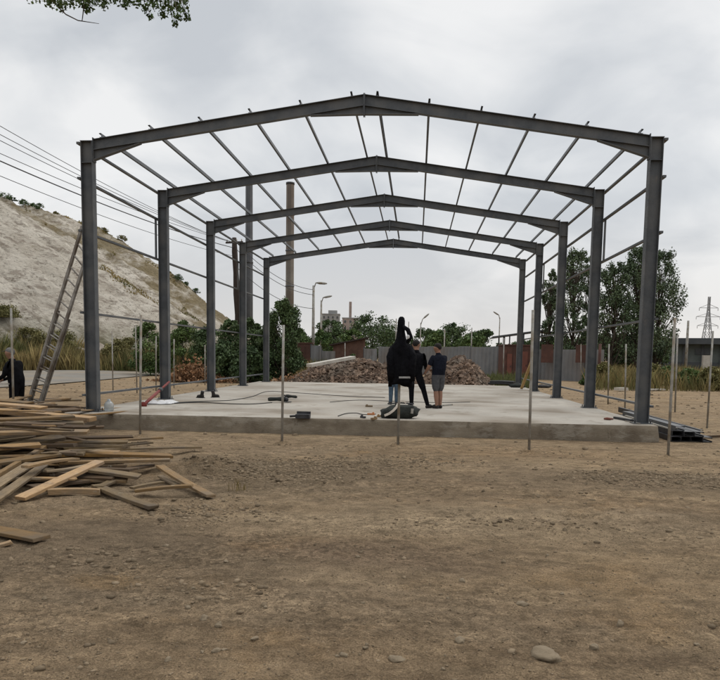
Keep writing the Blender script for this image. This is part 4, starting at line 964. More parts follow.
# pylon
b_ = dep(705.5, 320); hp = zat(705.5, 297.5, 320)-G; root = empty('pylon', b_, 'pale lattice power pylon behind the long dark shed', 'pylon')
mb = MB(); s0, s1 = 2.6, .35
def leg(k, z): s_ = s0+(s1-s0)*min(1, z/(hp*.82)); return b_+Vector((k[0]*s_, k[1]*s_, z))
ks = [(-1, -1), (1, -1), (1, 1), (-1, 1)]; lv = [0, hp*.2, hp*.37, hp*.5, hp*.61, hp*.70, hp*.78, hp*.86, hp]
for k in ks:
    for z0, z1 in zip(lv, lv[1:]): mb.bar(leg(k, z0), leg(k, z1), .26)
for z0, z1 in zip(lv, lv[1:]):
    for k, q in zip(ks, ks[1:]+ks[:1]): mb.bar(leg(k, z0), leg(q, z1), .13); mb.bar(leg(q, z0), leg(k, z1), .13)
mb.build('lattice_tower', PYL, root)
for v, hw in ((308.5, 9), (317.2, 11.5), (326, 10)):
    z = zat(705.5, v, 320)-G; L = hw*320/F_PX
    for s in (-1, 1):
        mb = MB(); mb.bar(b_+Vector((0, 0, z)), b_+Vector((s*L, 0, z)), .2); mb.bar(b_+Vector((0, 0, z+1.6)), b_+Vector((s*L, 0, z)), .16); mb.tube([b_+Vector((s*L, 0, z)), b_+Vector((s*L, 0, z-1.2))], .12, 5); mb.build('crossarm', PYL, root)

# ---------------------------------------------------------------- far buildings, sheds, fences
def block(u0, u1, vt, d_, depth, m, label, nw, nh, extra=None, roof=.6):
    P, Q = dep(u0, d_), dep(u1, d_); h = zat((u0+u1)/2, vt, d_)-G; wd = (Q-P).length; c = (P+Q)/2; rz = math.atan2(Q.y-P.y, Q.x-P.x)
    root = empty('apartment_block', c, label, 'building'); M = Matrix.Translation(c) @ Matrix.Rotation(rz, 4, 'Z')
    def bx_(name, ctr, size, mm, par=root):
        mb = MB(); mb.box((0, 0, 0), size); mb.v = [tuple(M @ (Vector(p)+Vector(ctr))) for p in mb.v]; return mb.build(name, mm, par)
    bx_('wall', (0, depth/2, h/2), (wd, depth, h), m); bx_('roof', (0, depth/2, h+roof/2), (wd+.5, depth+.5, roof), BLDG)
    for j in range(nh):
        for i in range(nw):
            x = (i+.5)/nw*wd-wd/2; z = (j+.55)/nh*h
            f_ = bx_('window', (x, -.03, z), (wd/nw*.5, .1, h/nh*.5), WHITEW); bx_('pane', (x, -.10, z), (wd/nw*.42, .04, h/nh*.42), GLASSD, f_)
    if extra: extra(bx_, wd, h, depth)
block(321.5, 339, 315, 420, 12, BLDG, 'grey block of flats far behind the lamp posts', 4, 7, lambda bx_, w_, h, dp: bx_('roof_house', (w_*.1, dp/2, h+1.6), (w_*.5, dp*.5, 2.0), BLDG))
def ex2(bx_, w_, h, dp):
    bx_('stack', (-w_*.02, dp*.2, h*.5+4.5), (1.4, 1.4, h+9), BLDG2); bx_('lower_wing', (-w_*.68, dp*.5, h*.36), (w_*.36, dp*.8, h*.72), BLDG)
block(342, 358, 319, 390, 12, BLDG2, 'pinkish far building with a thin stack on it', 3, 6, ex2)
# long shed on the right
P, Q = dep(648, 96), dep(800, 88); hh_ = zat(690, 339.5, 93)-G
root = empty('long_shed', (P+Q)/2, 'long low dark shed with flat roof at the right edge', 'shed')
M = Matrix.Translation((P+Q)/2) @ Matrix.Rotation(math.atan2(Q.y-P.y, Q.x-P.x), 4, 'Z'); L = (Q-P).length
def sb(name, ctr, size, mm):
    mb = MB(); mb.box((0, 0, 0), size); mb.v = [tuple(M @ (Vector(p)+Vector(ctr))) for p in mb.v]; return mb.build(name, mm, root)
sb('wall', (0, 5, hh_*.5), (L, 9.6, hh_-.2), SHEDW); sb('roof', (0, 4.6, hh_), (L+.6, 11, .32), SHEDR); sb('fascia', (0, -1.02, hh_-.3), (L+.6, .12, .6), SHEDR)
for k in range(9): sb('bay_post', (-L/2+L*k/8, .05, hh_*.47), (.25, .25, hh_*.93), SHEDR)
for k in range(4): sb('window', (-L/2+L*(k*2+1)/8, .15, hh_*.66), (L/8*.8, .1, .8), GLASSD)
sb('base_band', (0, .12, .8), (L*.99, .12, 1.5), SHEDR)
b_ = dep(706, 80); MBx = MB(); tag(MBx.box(b_+Vector((0, 0, 1.6)), (.75, .4, 1.5)).box(b_+Vector((0, 0, .4)), (.3, .2, 1.0)).build('sign_box', WHITEW), 'small pale cabinet on a stand before the long shed', 'cabinet')
# corrugated fences
def corr(name, pts, h, label, m=CORR, step=.11, amp=.045, postm=STEEL):
    root = empty(name, ((pts[0][0]+pts[-1][0])/2, (pts[0][1]+pts[-1][1])/2, G), label, 'fence')
    mb = MB(); vs = []; k = 0
    for P, Q in zip(pts, pts[1:]):
        P, Q = Vector(P), Vector(Q); L = (Q-P).length; t = (Q-P).normalized(); nn = Vector((t.y, -t.x, 0)); n = int(L/step)
        for i in range(n+1):
            o_ = (amp if (i//2) % 2 else -amp); hh2 = h*(1+.02*((int(i*step/2.4)*7) % 3-1))
            for z in (G-.1, G+hh2): p = P+t*(i*step)+nn*o_; vs.append((p.x, p.y, z))
        MB().box((P+Vector((0, 0, h/2+.0)))-nn*.12, (.1, .1, h+.1)).build('post', postm, root)
    nq = len(vs)//2; mb.add(vs, [(2*i, 2*i+2, 2*i+3, 2*i+1) for i in range(nq-1)])
    o = mb.build('sheet', m, root); so_ = o.modifiers.new('thick', 'SOLIDIFY'); so_.thickness = .01
    return root
corr('corrugated_fence', [dep(378, 76), dep(410, 73), dep(440, 70), dep(470, 67), dep(503, 64.5)], 2.75, 'long grey corrugated sheet fence behind the rubble and people')
corr('corrugated_fence', [dep(532, 62), dep(560, 59.5), dep(585, 57.5), dep(604, 56)], 2.55, 'grey corrugated sheet fence between rust red shed and poplars')
for u0, u1, d_, vt, vb, lab in ((541, 553, 60.2, 344.5, 362.5, 'rust red board on grey fence behind the fourth right column'), (575.5, 587, 57.6, 345, 362.5, 'rust red board on the grey fence left of second right column')):
    P, Q = dep(u0, d_-.35), dep(u1, d_-.55); z0, z1 = zat(u0, vb, d_), zat(u0, vt, d_); mb = MB(); mb.bar(P+Vector((0, 0, (z0+z1)/2-G)), Q+Vector((0, 0, (z0+z1)/2-G)), .05, z1-z0)
    tag(mb.build('rust_board', RUST), lab, 'board', 'rust red boards on the fence')
tag(MB().tube([dep(599.5, 54), dep(599.5, 54)+Vector((0, 0, 2.9))], .11, 8).build('fence_post', RUST), 'stout brown post at right end of the grey fence', 'post')
# rust red shed
def shed(name, u0, u1, d_, vt, depth, m, label, roofdz=0, door=None, roofm=RUST, over=.2):
    P, Q = dep(u0, d_), dep(u1, d_); h = zat((u0+u1)/2, vt, d_)-G; c = (P+Q)/2; L = (Q-P).length
    root = empty(name, c, label, 'shed'); M = Matrix.Translation(c) @ Matrix.Rotation(math.atan2(Q.y-P.y, Q.x-P.x), 4, 'Z')
    mb = MB(); mb.prism([(-L/2, -.1), (L/2, -.1), (L/2, h+roofdz), (-L/2, h)], (0, 0, 0), (0, depth, 0), (1, 0, 0), (0, 0, 1)); mb.v = [tuple(M @ Vector(p)) for p in mb.v]; mb.build('wall', m, root)
    mb = MB(); sl_ = roofdz/L if L else 0
    mb.prism([(-L/2-over, h+.02-sl_*over), (L/2+over, h+.02+roofdz+sl_*over), (L/2+over, h+.12+roofdz+sl_*over), (-L/2-over, h+.12-sl_*over)], (0, -over, 0), (0, depth+over, 0), (1, 0, 0), (0, 0, 1)); mb.v = [tuple(M @ Vector(p)) for p in mb.v]; mb.build('roof', roofm, root)
    for (x0, x1, z1, mm) in (door or []):
        mb = MB(); mb.box(((x0+x1)/2, -.03, z1/2), (x1-x0, .08, z1)); mb.v = [tuple(M @ Vector(p)) for p in mb.v]; dr = mb.build('door', mm, root)
        mb = MB(); mb.box((x1-.1, -.09, z1*.5), (.05, .05, .14)); mb.v = [tuple(M @ Vector(p)) for p in mb.v]; mb.build('handle', DARKST, dr)
    mb = MB()
    for k in range(int(L/.45)): mb.box((-L/2+.2+k*.45, -.012, h*.48), (.04, .03, h*.9))
    mb.v = [tuple(M @ Vector(p)) for p in mb.v]; mb.build('cladding_ribs', m, root)
    return root
shed('rust_shed', 505, 532, 61, 346, 3, RUST, 'rust red metal shed between two lengths of grey fence', 0, [(-.95, -.55, 2.1, RUST2), (.15, .75, 2.3, RUST2)], RUST, .08)
shed('rust_shed', 297, 312, 58, 344, 2, RUST, 'small rust red shed left of grey sheet panels', 0, None, RUST, .05)
shed('brown_shed', 333, 365, 60, 345.5, 4, BRICKW, 'low brown red shed with sloping roof behind rubble', .55, [(-.6, .2, 1.7, RUST)], POLEW, .3)
for u0, u1, d_, h_, lab in ((311, 322, 54, 2.5, 'tall grey sheet panel right of small rust red shed'), (322, 336, 55, 2.1, 'low grey sheet panel before the low brown shed'), (364, 377, 56, 2.35, 'pale grey sheet panel at right of low brown shed')):
    r_ = corr('sheet_panel', [dep(u0, d_), dep(u1, d_)], h_, lab); r_['category'] = 'panel'
b_ = dep(355, 53); ctree('bush', b_, 1.9, 1.6, LEAF_M, .08, 500, .12, 'small green bush before the low brown shed', 'bush', None, 201, 'bush', 10, trunk_r=.04)
# open shelter
d_ = 78; root = empty('shelter', dep(525, d_), 'open shelter with thin dark pitched roof behind rust red shed', 'shelter')
E0, RI, E1 = dep(492, d_), dep(541, d_), dep(561, d_); E0.z = zat(492, 338, d_); RI.z = zat(541, 331.5, d_); E1.z = zat(561, 335, d_)
bk = Vector((.3, 5, 0)); mb = MB()
for a, b in ((E0, RI), (RI, E1)):
    up_ = Vector((0, 0, .16)); mb.add([a, b, b+bk, a+bk, a+up_, b+up_, b+bk+up_, a+bk+up_], [(3, 2, 1, 0), (4, 5, 6, 7), (0, 1, 5, 4), (1, 2, 6, 5), (2, 3, 7, 6), (3, 0, 4, 7)])
mb.build('roof', SHEDR, root)
for u in (503, 509, 523, 541, 556):
    for k in (0, 4.6):
        p = dep(u, d_+.2); p.y += k; zt = (E0.lerp(RI, (u-492)/49) if u <= 541 else RI.lerp(E1, (u-541)/20)).z
        MB().tube([p, Vector((p.x, p.y, zt+.05))], .07, 6).build('post', DARKST, root)
# ---------------------------------------------------------------- things on and by the slab
# stacked steel profiles right of the slab
cA, cB = onz(655, 441), onz(697, 438)
fd = (onz(628, 415)-onz(700, 436)).normalized(); sd = Vector((fd.y, -fd.x, 0)); sd = sd if sd.x > 0 else -sd
org = onz(662, 440); org.z = gz(org.x, org.y)
labs = ['bottom inner', 'bottom second', 'bottom third', 'bottom outer', 'middle inner', 'middle second', 'middle outer', 'topmost inner']
k = 0
for row, cnt in enumerate((4, 3, 1)):
    for i in range(cnt):
        L = 4.2+random.uniform(-.2, .5); a = org+sd*(.14+i*.225+row*.05)+Vector((0, 0, .012+row*.115))-fd*random.uniform(0, .2)
        tag(MB().prism(cprof(.11, .2, .03, .006), a, a+fd*L, sd, (0, 0, 1)).build('steel_profile', DARKST if row < 2 else STEEL), labs[k]+' dark steel channel in the stack right of the slab', 'steel profile', 'stacked steel profiles'); k += 1
a = onz(700, 437); a.z = gz(a.x, a.y)+.02; e_ = onz(618, 413.5); e_.z = a.z+.05
tag(MB().prism(cprof(.16, .07, .02, .006), a, e_, sd, (0, 0, 1)).build('steel_profile', DARKST), 'long dark channel along the outer side of the profile stack', 'steel profile', 'stacked steel profiles')
a = org+sd*.32+Vector((0, 0, .26)); tag(MB().bar(a+fd*.3, a+fd*3.9, .26, .03).build('board', WHITEW), 'pale board lying on the stacked steel profiles', 'board')
a, b = onz(716, 437), onz(760, 438); a.z = b.z = gz(a.x, a.y)+.02; tag(MB().bar(onz(703, 438)+Vector((0, 0, .03)), onz(735, 437)+Vector((0, 0, .03)), .05).build('rod', WOODS[3]), 'thin brown rod on dirt right of steel profiles', 'rod')
a, b = dep(650, 42), dep(665, 42.5); a.z += .08; b.z += .08; tag(MB().bar(a, b, .35, .07).build('board', WHITEW), 'pale board at edge of dry grass by front right column', 'board')
a, b = dep(618, 41), dep(627, 41.3); a.z += .12; b.z += .12; tag(MB().bar(a, b, .4, .16).build('concrete_block', WHITEW), 'pale block on dirt left of the front right column', 'block')
# by the front right column: drill bits / plate
a = onz(615, 417.5, .03); b = onz(632, 420.5, .03); tag(MB().bar(a, b, .09, .05).build('steel_offcut', DARKST), 'dark steel offcut on slab left of front right column', 'offcut')
a = onz(607, 418, .05); tag(MB().tube([a+Vector((-.07, 0, -.02)), a+Vector((0, .01, -.015)), a+Vector((.06, .0, -.02)), a+Vector((.15, 0, -.02))], [.02, .032, .03, .015], 8).build('power_tool', RUST2), 'small dull red tool at end of the dark steel offcut', 'tool')
tag(MB().tube([onz(625, 421, .02), onz(634, 422.5, .02), onz(640, 423.6, .02)], .012, 5).build('rod', GALV), 'thin rod lying at the foot of front right column', 'rod')
# red prop leaning on the second left column
a, b = onz(143.5, 405, .04), at(169, 382, 4.75)
root = empty('adjustable_prop', a, 'red steel prop leaning against second left column', 'prop')
MB().tube([a, a.lerp(b, .62)], .045, 10).build('outer_tube', REDP, root); MB().tube([a.lerp(b, .60), b], .034, 10).build('inner_tube', REDP, root); MB().tube([a.lerp(b, .58), a.lerp(b, .66)], .065, 10).build('collar', DARKST, root)
dd = (b-a).normalized(); MB().tube([a-dd*.01, a+dd*.012], .09, 10).build('foot_plate', REDP, root)
# crumpled white sheet
c = onz(161, 403.5, 0); vs = []; n = 18
for j in range(n+1):
    for i in range(n+1):
        x, y = (i/n-.5)*.75, (j/n-.5)*.9; z = .02+.09*max(0, noise.noise((x*6, y*6, 3))+.35)*(1 if 0 < i < n and 0 < j < n else .05); vs.append((c.x+x+.08*noise.noise((y*5, 0, 1)), c.y+y+.08*noise.noise((x*5, 0, 4)), z))
o = MB().add(vs, [(j*(n+1)+i, j*(n+1)+i+1, (j+1)*(n+1)+i+1, (j+1)*(n+1)+i) for j in range(n) for i in range(n)], smooth=True).build('plastic_sheet', WHITE); tag(o, 'crumpled white plastic sheet on slab under the red prop', 'sheet')
# clear jug on slab corner
c = onz(109, 411, 0)
tag(MB().tube([c+Vector((0, 0, z)) for z in (.005, .03, .16, .22, .25, .29)], [.10, .115, .115, .08, .04, .04], 12).build('plastic_jug', PLASTIC), 'clear plastic jug on slab right of front left column', 'jug')
# cables
def cable(uvs, label, r_=.011):
    P = [onz(u, v, .013) for u, v in uvs]; pts = []
    for i in range(len(P)-1):
        p0, p1, p2, p3 = P[max(i-1, 0)], P[i], P[i+1], P[min(i+2, len(P)-1)]
        for k in range(8):
            t = k/8; pts.append(.5*((2*p1)+(-p0+p2)*t+(2*p0-5*p1+4*p2-p3)*t*t+(-p0+3*p1-3*p2+p3)*t**3))
    pts.append(P[-1]); tag(MB().tube(pts, r_, 6).build('cable', CABLE), label, 'cable', 'black cables on the slab')
cable([(172, 403), (186, 402), (210, 401), (232, 400), (252, 396.5), (268, 391.5), (300, 393), (345, 396), (385, 397.5)], 'long black cable curving over the slab from left columns towards people')
cable([(172, 403.5), (200, 402.3), (225, 403.5), (250, 404), (272, 402.5)], 'black cable running to the dark tool left of the front post', .012)
cable([(330, 402), (360, 400), (400, 401.5), (440, 402.5), (470, 402)], 'thin black cable behind the people on the slab', .009)
cable([(338, 416), (346, 413.5), (356, 413), (364, 414.5), (376, 414)], 'short black cable beside the duffel bag', .010)
# power tools on the slab
def grinder(u, v, s, rz, label):
    c = onz(u, v, 0); root = empty('power_tool', c, label, 'power tool', 'power tools on the slab'); M = Matrix.Translation(c) @ Matrix.Rotation(rz, 4, 'Z') @ Matrix.Scale(s, 4)
    def tb(name, pts, r_, m): 
        mb = MB(); mb.tube(pts, r_, 10); mb.v = [tuple(M @ Vector(p)) for p in mb.v]; return mb.build(name, m, root)
    tb('body', [(-.18, 0, .06), (-.14, 0, .065), (0, 0, .07), (.12, 0, .07), (.16, 0, .07)], [.03, .04, .035, .05, .045], BAGM)
    tb('head', [(.16, 0, .09), (.2, 0, .05), (.21, 0, .03)], [.04, .04, .02], DARKST); tb('disc', [(.21, 0, .015), (.21, 0, .025)], .085, DARKST); tb('side_handle', [(.15, .02, .08), (.15, .15, .1)], .018, DARKST)
grinder(277, 402.5, 1.5, .2, 'dark angle grinder on slab left of the front post'); grinder(291.5, 399, 1.2, 2.6, 'small dark grinder on slab right of the front post')
# tool box
c = onz(303, 418.3, 0); root = empty('tool_box', c, 'low dark open tool case near the front slab edge', 'tool box')
MB().box(c+Vector((0, 0, .05)), (.32, .2, .09)).build('case', DARKST, root); MB().box(c+Vector((0, .11, .10)), (.32, .02, .1)).build('lid', DARKST, root); MB().tube([c+Vector((-.3, -.03, .04)), c+Vector((-.2, -.02, .05)), c+Vector((-.17, 0, .05))], .025, 8).build('drill_handle', DARKST, root)
# boots by third left column
def boot(p, rz, label):
    p = Vector(p); root = empty('work_boot', p, label, 'boot', 'boots by the third left column'); M = Matrix.Translation(p) @ Matrix.Rotation(rz, 4, 'Z')
    mb = MB(); mb.tube([(0, 0, .02), (0, 0, .10), (-.01, 0, .16), (-.03, 0, .22)], [.06, .058, .055, .06], 10); mb.tube([(-.05, 0, .06), (.06, 0, .06), (.15, 0, .05), (.19, 0, .04)], [.05, .055, .05, .025], 10); mb.v = [tuple(M @ Vector(q)) for q in mb.v]; mb.build('upper', SHOE, root)
    mb = MB(); mb.box((.06, 0, .012), (.28, .1, .024)); mb.v = [tuple(M @ Vector(q)) for q in mb.v]; mb.build('sole', CABLE, root)
boot(onz(202, 398, 0), 2.8, 'dark boot on slab left of the third left column base'); boot(onz(213.5, 397.5, 0), .6, 'dark boot on slab right of the third left column base')
# dark bundle at back right of slab, plank and heap
for i in range(6):
    a = dep(489+i*.6, 38.5+.25*(i % 3), G+.35+.06+.09*(i//3)); b = dep(513+i*.5, 38+.25*(i % 3), G+.35+.06+.09*(i//3)); tag(MB().tube([a, a.lerp(b, .5)+Vector((0, 0, .02)), b], .06, 8).build('pipe', CABLE), 'black pipe in the bundle at back right of slab', 'pipe', 'black pipes at the back of slab')
a, b = onz(521.5, 388.5, .03), at(531.5, 362, 14.9); tag(MB().bar(a, b, .12, .045).build('plank', YELW), 'yellow plank leaning on the fourth right column', 'plank')
c = onz(543, 388, 0)
def sack(c, rx, ry, h, m, label, seed):
    vs = [Vector((c.x+q.x*rx*(1+.5*noise.noise(q*1.6+Vector((seed, 0, 0)))), c.y+q.y*ry, max(.0, c.z+h*.42+q.z*h*.58*(1+.6*noise.noise(q*2.3+Vector((0, seed, 0))))))) for q in (Vector(p) for p in IV3)]
    return tag(MB().add(vs, [tuple(f) for f in IF3], smooth=True).build('sack', m), label, 'sack')
sack(c, .34, .2, .17, SHOE, 'dark slumped sack at back right of slab', 4)
c = onz(517, 387.5, 0); sack(c, .34, .2, .2, BAGM, 'dark sack beside the leaning yellow plank', 7)
# bag
c = onz(400, 419, 0); c.y += .22
root = empty('duffel_bag', c, 'bulky dark duffel bag on front slab edge behind the jacket post', 'bag')
vs = []
for p in IV3:
    q = Vector(p); sgn = lambda t, e: math.copysign(abs(t)**e, t)
    f_ = 1+.20*noise.noise(q*1.9)+.12*noise.noise(q*4.5)
    vs.append((c.x+sgn(q.x, .75)*.45*f_, c.y+sgn(q.y, .8)*.2*f_, max(.004, .155+sgn(q.z, .7)*.158*f_-(.05 if q.x < -.5 else 0))))
MB().add(vs, [tuple(f) for f in IF3], smooth=True).build('body', BAGM, root)
def strap(name, pts, wd, m):
    pts = [Vector(p) for p in pts]; mb = MB()
    for a, b in zip(pts, pts[1:]): mb.bar(a, b+(b-a)*.04, wd, .012, up=(0, -1, .3))
    mb.build(name, m, root)
strap('strap', [c+Vector((-.36, -.20, .07)), c+Vector((-.25, -.235, .12)), c+Vector((-.16, -.235, .19)), c+Vector((-.08, -.20, .28)), c+Vector((-.05, -.12, .345))], .055, STRAP)
strap('handle', [c+Vector((-.04, -.09, .35)), c+Vector((.0, -.08, .40)), c+Vector((.07, -.08, .41)), c+Vector((.13, -.09, .36))], .035, STRAP)
strap('patch', [c+Vector((.27, -.212, .13)), c+Vector((.28, -.20, .24))], .06, GALV)
strap('zip', [c+Vector((-.3, -.03, .335)), c+Vector((0, -.03, .36)), c+Vector((.3, -.03, .345))], .03, DARKST)
for i, (u, v, m, lab, s) in enumerate([(371, 414, ORANGE, 'orange hand tool left of the duffel bag', .09), (374, 418.5, WOODS[1], 'small wood offcut on slab edge beside duffel bag', .09), (363, 417, DARKST, 'dark metal piece on slab edge left of duffel bag', .08), (369, 406, WOODS[2], 'flat wood scrap on slab behind the duffel bag', .10), (379, 416, WOODS[0], 'pale wood scrap touching the duffel bag', .07)]):
    c2 = onz(u, v, .025); mb = MB(); Mr = Matrix.Rotation(i*1.1, 3, 'Z'); mb.box(c2, (s*2, s*.8, .04), Mr); mb.box(c2+Mr @ Vector((s*.6, 0, .03)), (s*.5, s*.5, .03), Mr); tag(mb.build('scrap', m), lab, 'scrap', 'scraps beside the duffel bag')
tag(MB().bar(onz(443, 405.5, .02), onz(452, 404.6, .02), .05, .04).build('spirit_level', GALV), 'grey spirit level on slab right of navy shirt man', 'level')

# ---------------------------------------------------------------- people
def skin_mesh(verts, edges, radii, sub=2):
    me = bpy.data.meshes.new('tmp'); me.from_pydata([tuple(v) for v in verts], edges, []); o = bpy.data.objects.new('tmp', me); COL.objects.link(o)
    sk = o.modifiers.new('skin', 'SKIN'); sk.use_smooth_shade = True; sk.branch_smoothing = .3
    for i, d in enumerate(me.skin_vertices[0].data):
        r_ = radii[i]; d.radius = (r_ if isinstance(r_, tuple) else (r_, r_)); d.use_root = (i == 0)
    ss = o.modifiers.new('sub', 'SUBSURF'); ss.levels = ss.render_levels = sub
    dg = bpy.context.evaluated_depsgraph_get(); dg.update(); out = bpy.data.meshes.new_from_object(o.evaluated_get(dg)); bpy.data.objects.remove(o); bpy.data.meshes.remove(me); return out
def person(org, J, cloth, label, hair=HAIR, face=0.0, cap=False, scale=1.0):
    """J: joints (x, y, z) relative to the feet; cloth: material per bone kind; face: heading of the face (radians, 0 = +x)."""
    org = Vector(org); root = empty('person', org, label, 'person')
    P = lambda n: org+Vector(J[n])*scale
    V, E, Rr, bones = [], [], [], []
    idx = {}
    def v(n, p, r_): idx[n] = len(V); V.append(p); Rr.append(tuple(q*scale for q in r_) if isinstance(r_, tuple) else r_*scale)
    def e(a, b, mk):
        E.append((idx[a], idx[b])); q = [max(x) if isinstance(x, tuple) else x for x in (Rr[idx[a]], Rr[idx[b]])]
        bones.append((V[idx[a]], V[idx[b]], mk, q[0], q[1]))
    fd_ = Vector((math.cos(face), math.sin(face), 0)); sd_ = Vector((-fd_.y, fd_.x, 0))
    v('pel', P('pel'), .205); v('waist', P('pel').lerp(P('chest'), .5), .215); v('chest', P('chest'), .235); v('neckb', P('neck')-Vector((0, 0, .07*scale)), .125); v('neck', P('neck')-Vector((0, 0, .0*scale)), .060)
    e('pel', 'waist', 'top'); e('waist', 'chest', 'top'); e('chest', 'neckb', 'top'); e('neckb', 'neck', 'skin')
    hd = P('head')-Vector((0, 0, .02*scale)); v('jaw', hd-Vector((0, 0, .055*scale))+fd_*.012, .088); v('skull', hd+Vector((0, 0, .03*scale)), .135); v('crown_', hd+Vector((0, 0, .085*scale))-fd_*.01, .08)
    e('neck', 'jaw', 'skin'); e('jaw', 'skull', 'skin'); e('skull', 'crown_', 'skin')
    for s, q in (('l', 1), ('r', -1)):
        v('sh'+s, P('sh'+s), .105); v('el'+s, P('el'+s), .056); v('wr'+s, P('wr'+s), .038); ha = P('ha'+s); v('pa'+s, ha, (.045, .028))
        e('chest', 'sh'+s, 'top'); mid = P('sh'+s).lerp(P('el'+s), .75); v('sl'+s, mid, .075); e('sh'+s, 'sl'+s, 'top'); e('sl'+s, 'el'+s, 'sleeve'); e('el'+s, 'wr'+s, 'sleeve'); e('wr'+s, 'pa'+s, 'skin')
        v('hip'+s, P('hip'+s), .135); v('kn'+s, P('kn'+s), .075 if cloth['leg'] is cloth['shin'] else .066); v('kb'+s, P('hip'+s).lerp(P('kn'+s), .88), .092 if cloth['leg'] is cloth['shin'] else .105); v('cf'+s, P('kn'+s).lerp(P('an'+s), .35), .072); v('an'+s, P('an'+s), .056 if cloth['leg'] is cloth['shin'] else .045); v('he'+s, P('an'+s)-Vector((0, 0, .035*scale)), .040); v('to'+s, P('to'+s), .034)
        e('pel', 'hip'+s, 'leg'); e('hip'+s, 'kb'+s, 'leg'); e('kb'+s, 'kn'+s, 'leg'); e('kn'+s, 'cf'+s, 'shin'); e('cf'+s, 'an'+s, 'shin'); e('an'+s, 'he'+s, 'shin'); e('he'+s, 'to'+s, 'shoe')
    me = skin_mesh(V, E, Rr, 2)
    me.name = 'body'; kinds = list(dict.fromkeys(cloth.values())); me.materials.clear()
    for k_ in kinds: me.materials.append(k_)
    bmh = bmesh.new(); bmh.from_mesh(me); bmesh.ops.bisect_plane(bmh, geom=bmh.verts[:]+bmh.edges[:]+bmh.faces[:], plane_co=(0, 0, P('pel').z-.03*scale), plane_no=(0, 0, 1)); bmh.to_mesh(me); bmh.free()
    for p in me.polygons:
        c = p.center
        def bdist(b_):
            ab = b_[1]-b_[0]; t = max(0, min(1, (c-b_[0]).dot(ab)/max(1e-6, ab.length_squared))); return (c-b_[0]-ab*t).length-.75*(b_[3]+(b_[4]-b_[3])*t)
        best = min(bones, key=bdist)
        if best[2] in ('top', 'leg') and abs(c.z-P('pel').z) < .30*scale: best = (0, 0, 'top' if c.z > P('pel').z-.03*scale else 'leg')
        p.material_index = kinds.index(cloth[best[2]]); p.use_smooth = True
    # hands: palm end with four fingers and a thumb, nose and ears, joined into the one body mesh
    bm = bmesh.new(); bm.from_mesh(me); si = kinds.index(cloth['skin'])
    def addtube(pts, r_, n=6):
        t = MB(); t.tube(pts, r_, n); vs_ = [bm.verts.new(q) for q in t.v]
        for f in t.f:
            ff = bm.faces.new([vs_[i] for i in f]); ff.material_index = si; ff.smooth = True
    for s, q in (('l', 1), ('r', -1)):
        d = (P('ha'+s)-P('wr'+s)).normalized(); sdv = d.cross(fd_); sdv = sdv.normalized() if sdv.length > .1 else sd_; nv = d.cross(sdv).normalized(); h0 = P('ha'+s)+d*.02*scale
        for k_, ln in enumerate((.075, .085, .08, .062)):
            o_ = sdv*((k_-1.5)*.019*scale); a = h0+o_; b_ = a+d*ln*.5*scale+nv*.004; c_ = b_+(d*.8-nv*.5).normalized()*ln*.5*scale
            addtube([a-d*.02*scale, b_, c_], [.010*scale, .009*scale, .006*scale])
        a = P('wr'+s).lerp(P('ha'+s), .6)+sdv*.025*scale; addtube([a, a+(sdv*.8+d).normalized()*.035*scale, a+(sdv*.4+d).normalized()*.065*scale], [.012*scale, .010*scale, .007*scale])
    addtube([hd+fd_*.075*scale+Vector((0, 0, .03*scale)), hd+fd_*.105*scale-Vector((0, 0, .005*scale)), hd+fd_*.085*scale-Vector((0, 0, .015*scale))], [.008, .015, .010])
    for q in (1, -1): addtube([hd+sd_*q*.078*scale+Vector((0, 0, .035)), hd+sd_*q*.095*scale+Vector((0, 0, .02))-fd_*.01, hd+sd_*q*.08*scale-Vector((0, 0, .02))], [.012, .022, .010])
    bm.to_mesh(me); bm.free()
    o = bpy.data.objects.new('body', me); COL.objects.link(o); o.parent = root; o.matrix_parent_inverse = Matrix.Translation(-org)
    # eyes and mouth
    mb = MB()
    for q in (1, -1): mb.add([hd+fd_*.078*scale+sd_*q*.032*scale+Vector((0, 0, .028*scale))+Vector(p)*.012*scale for p in IV1], [tuple(f) for f in IF1], smooth=True)
    mb.build('eyes', HAIR, root)
    vs_ = []; 
    for p in IV3:
        q = Vector(p); c_ = hd+Vector((0, 0, .045*scale))-fd_*.008*scale
        f_ = q.dot(fd_); z = q.z
        lim = .25 if f_ > .45 else (-.95 if f_ < .05 else -.35)
        z = max(z, lim); vs_.append(c_+(fd_*f_*.112+sd_*q.dot(sd_)*.103+Vector((0, 0, z*.108)))*scale*(1+.02*noise.noise(q*6)))
    MB().add(vs_, [tuple(f) for f in IF3], smooth=True).build('cap' if cap else 'hair', CAPM if cap else hair, root)
    if cap:
        mb = MB(); c_ = hd+Vector((0, 0, .07*scale))+fd_*.10*scale; mb.add([c_+fd_*x*.07*scale+sd_*y*.075*scale*(1-.25*max(0, x)**2)+Vector((0, 0, -.012*x)) for x in (-.3, .4, 1) for y in (-1, -.5, 0, .5, 1)], [(i*5+j, i*5+j+1, i*5+j+6, i*5+j+5) for i in range(2) for j in range(4)]); b2_ = mb.build('cap_peak', CAPM, root); m_ = b2_.modifiers.new('t', 'SOLIDIFY'); m_.thickness = .008
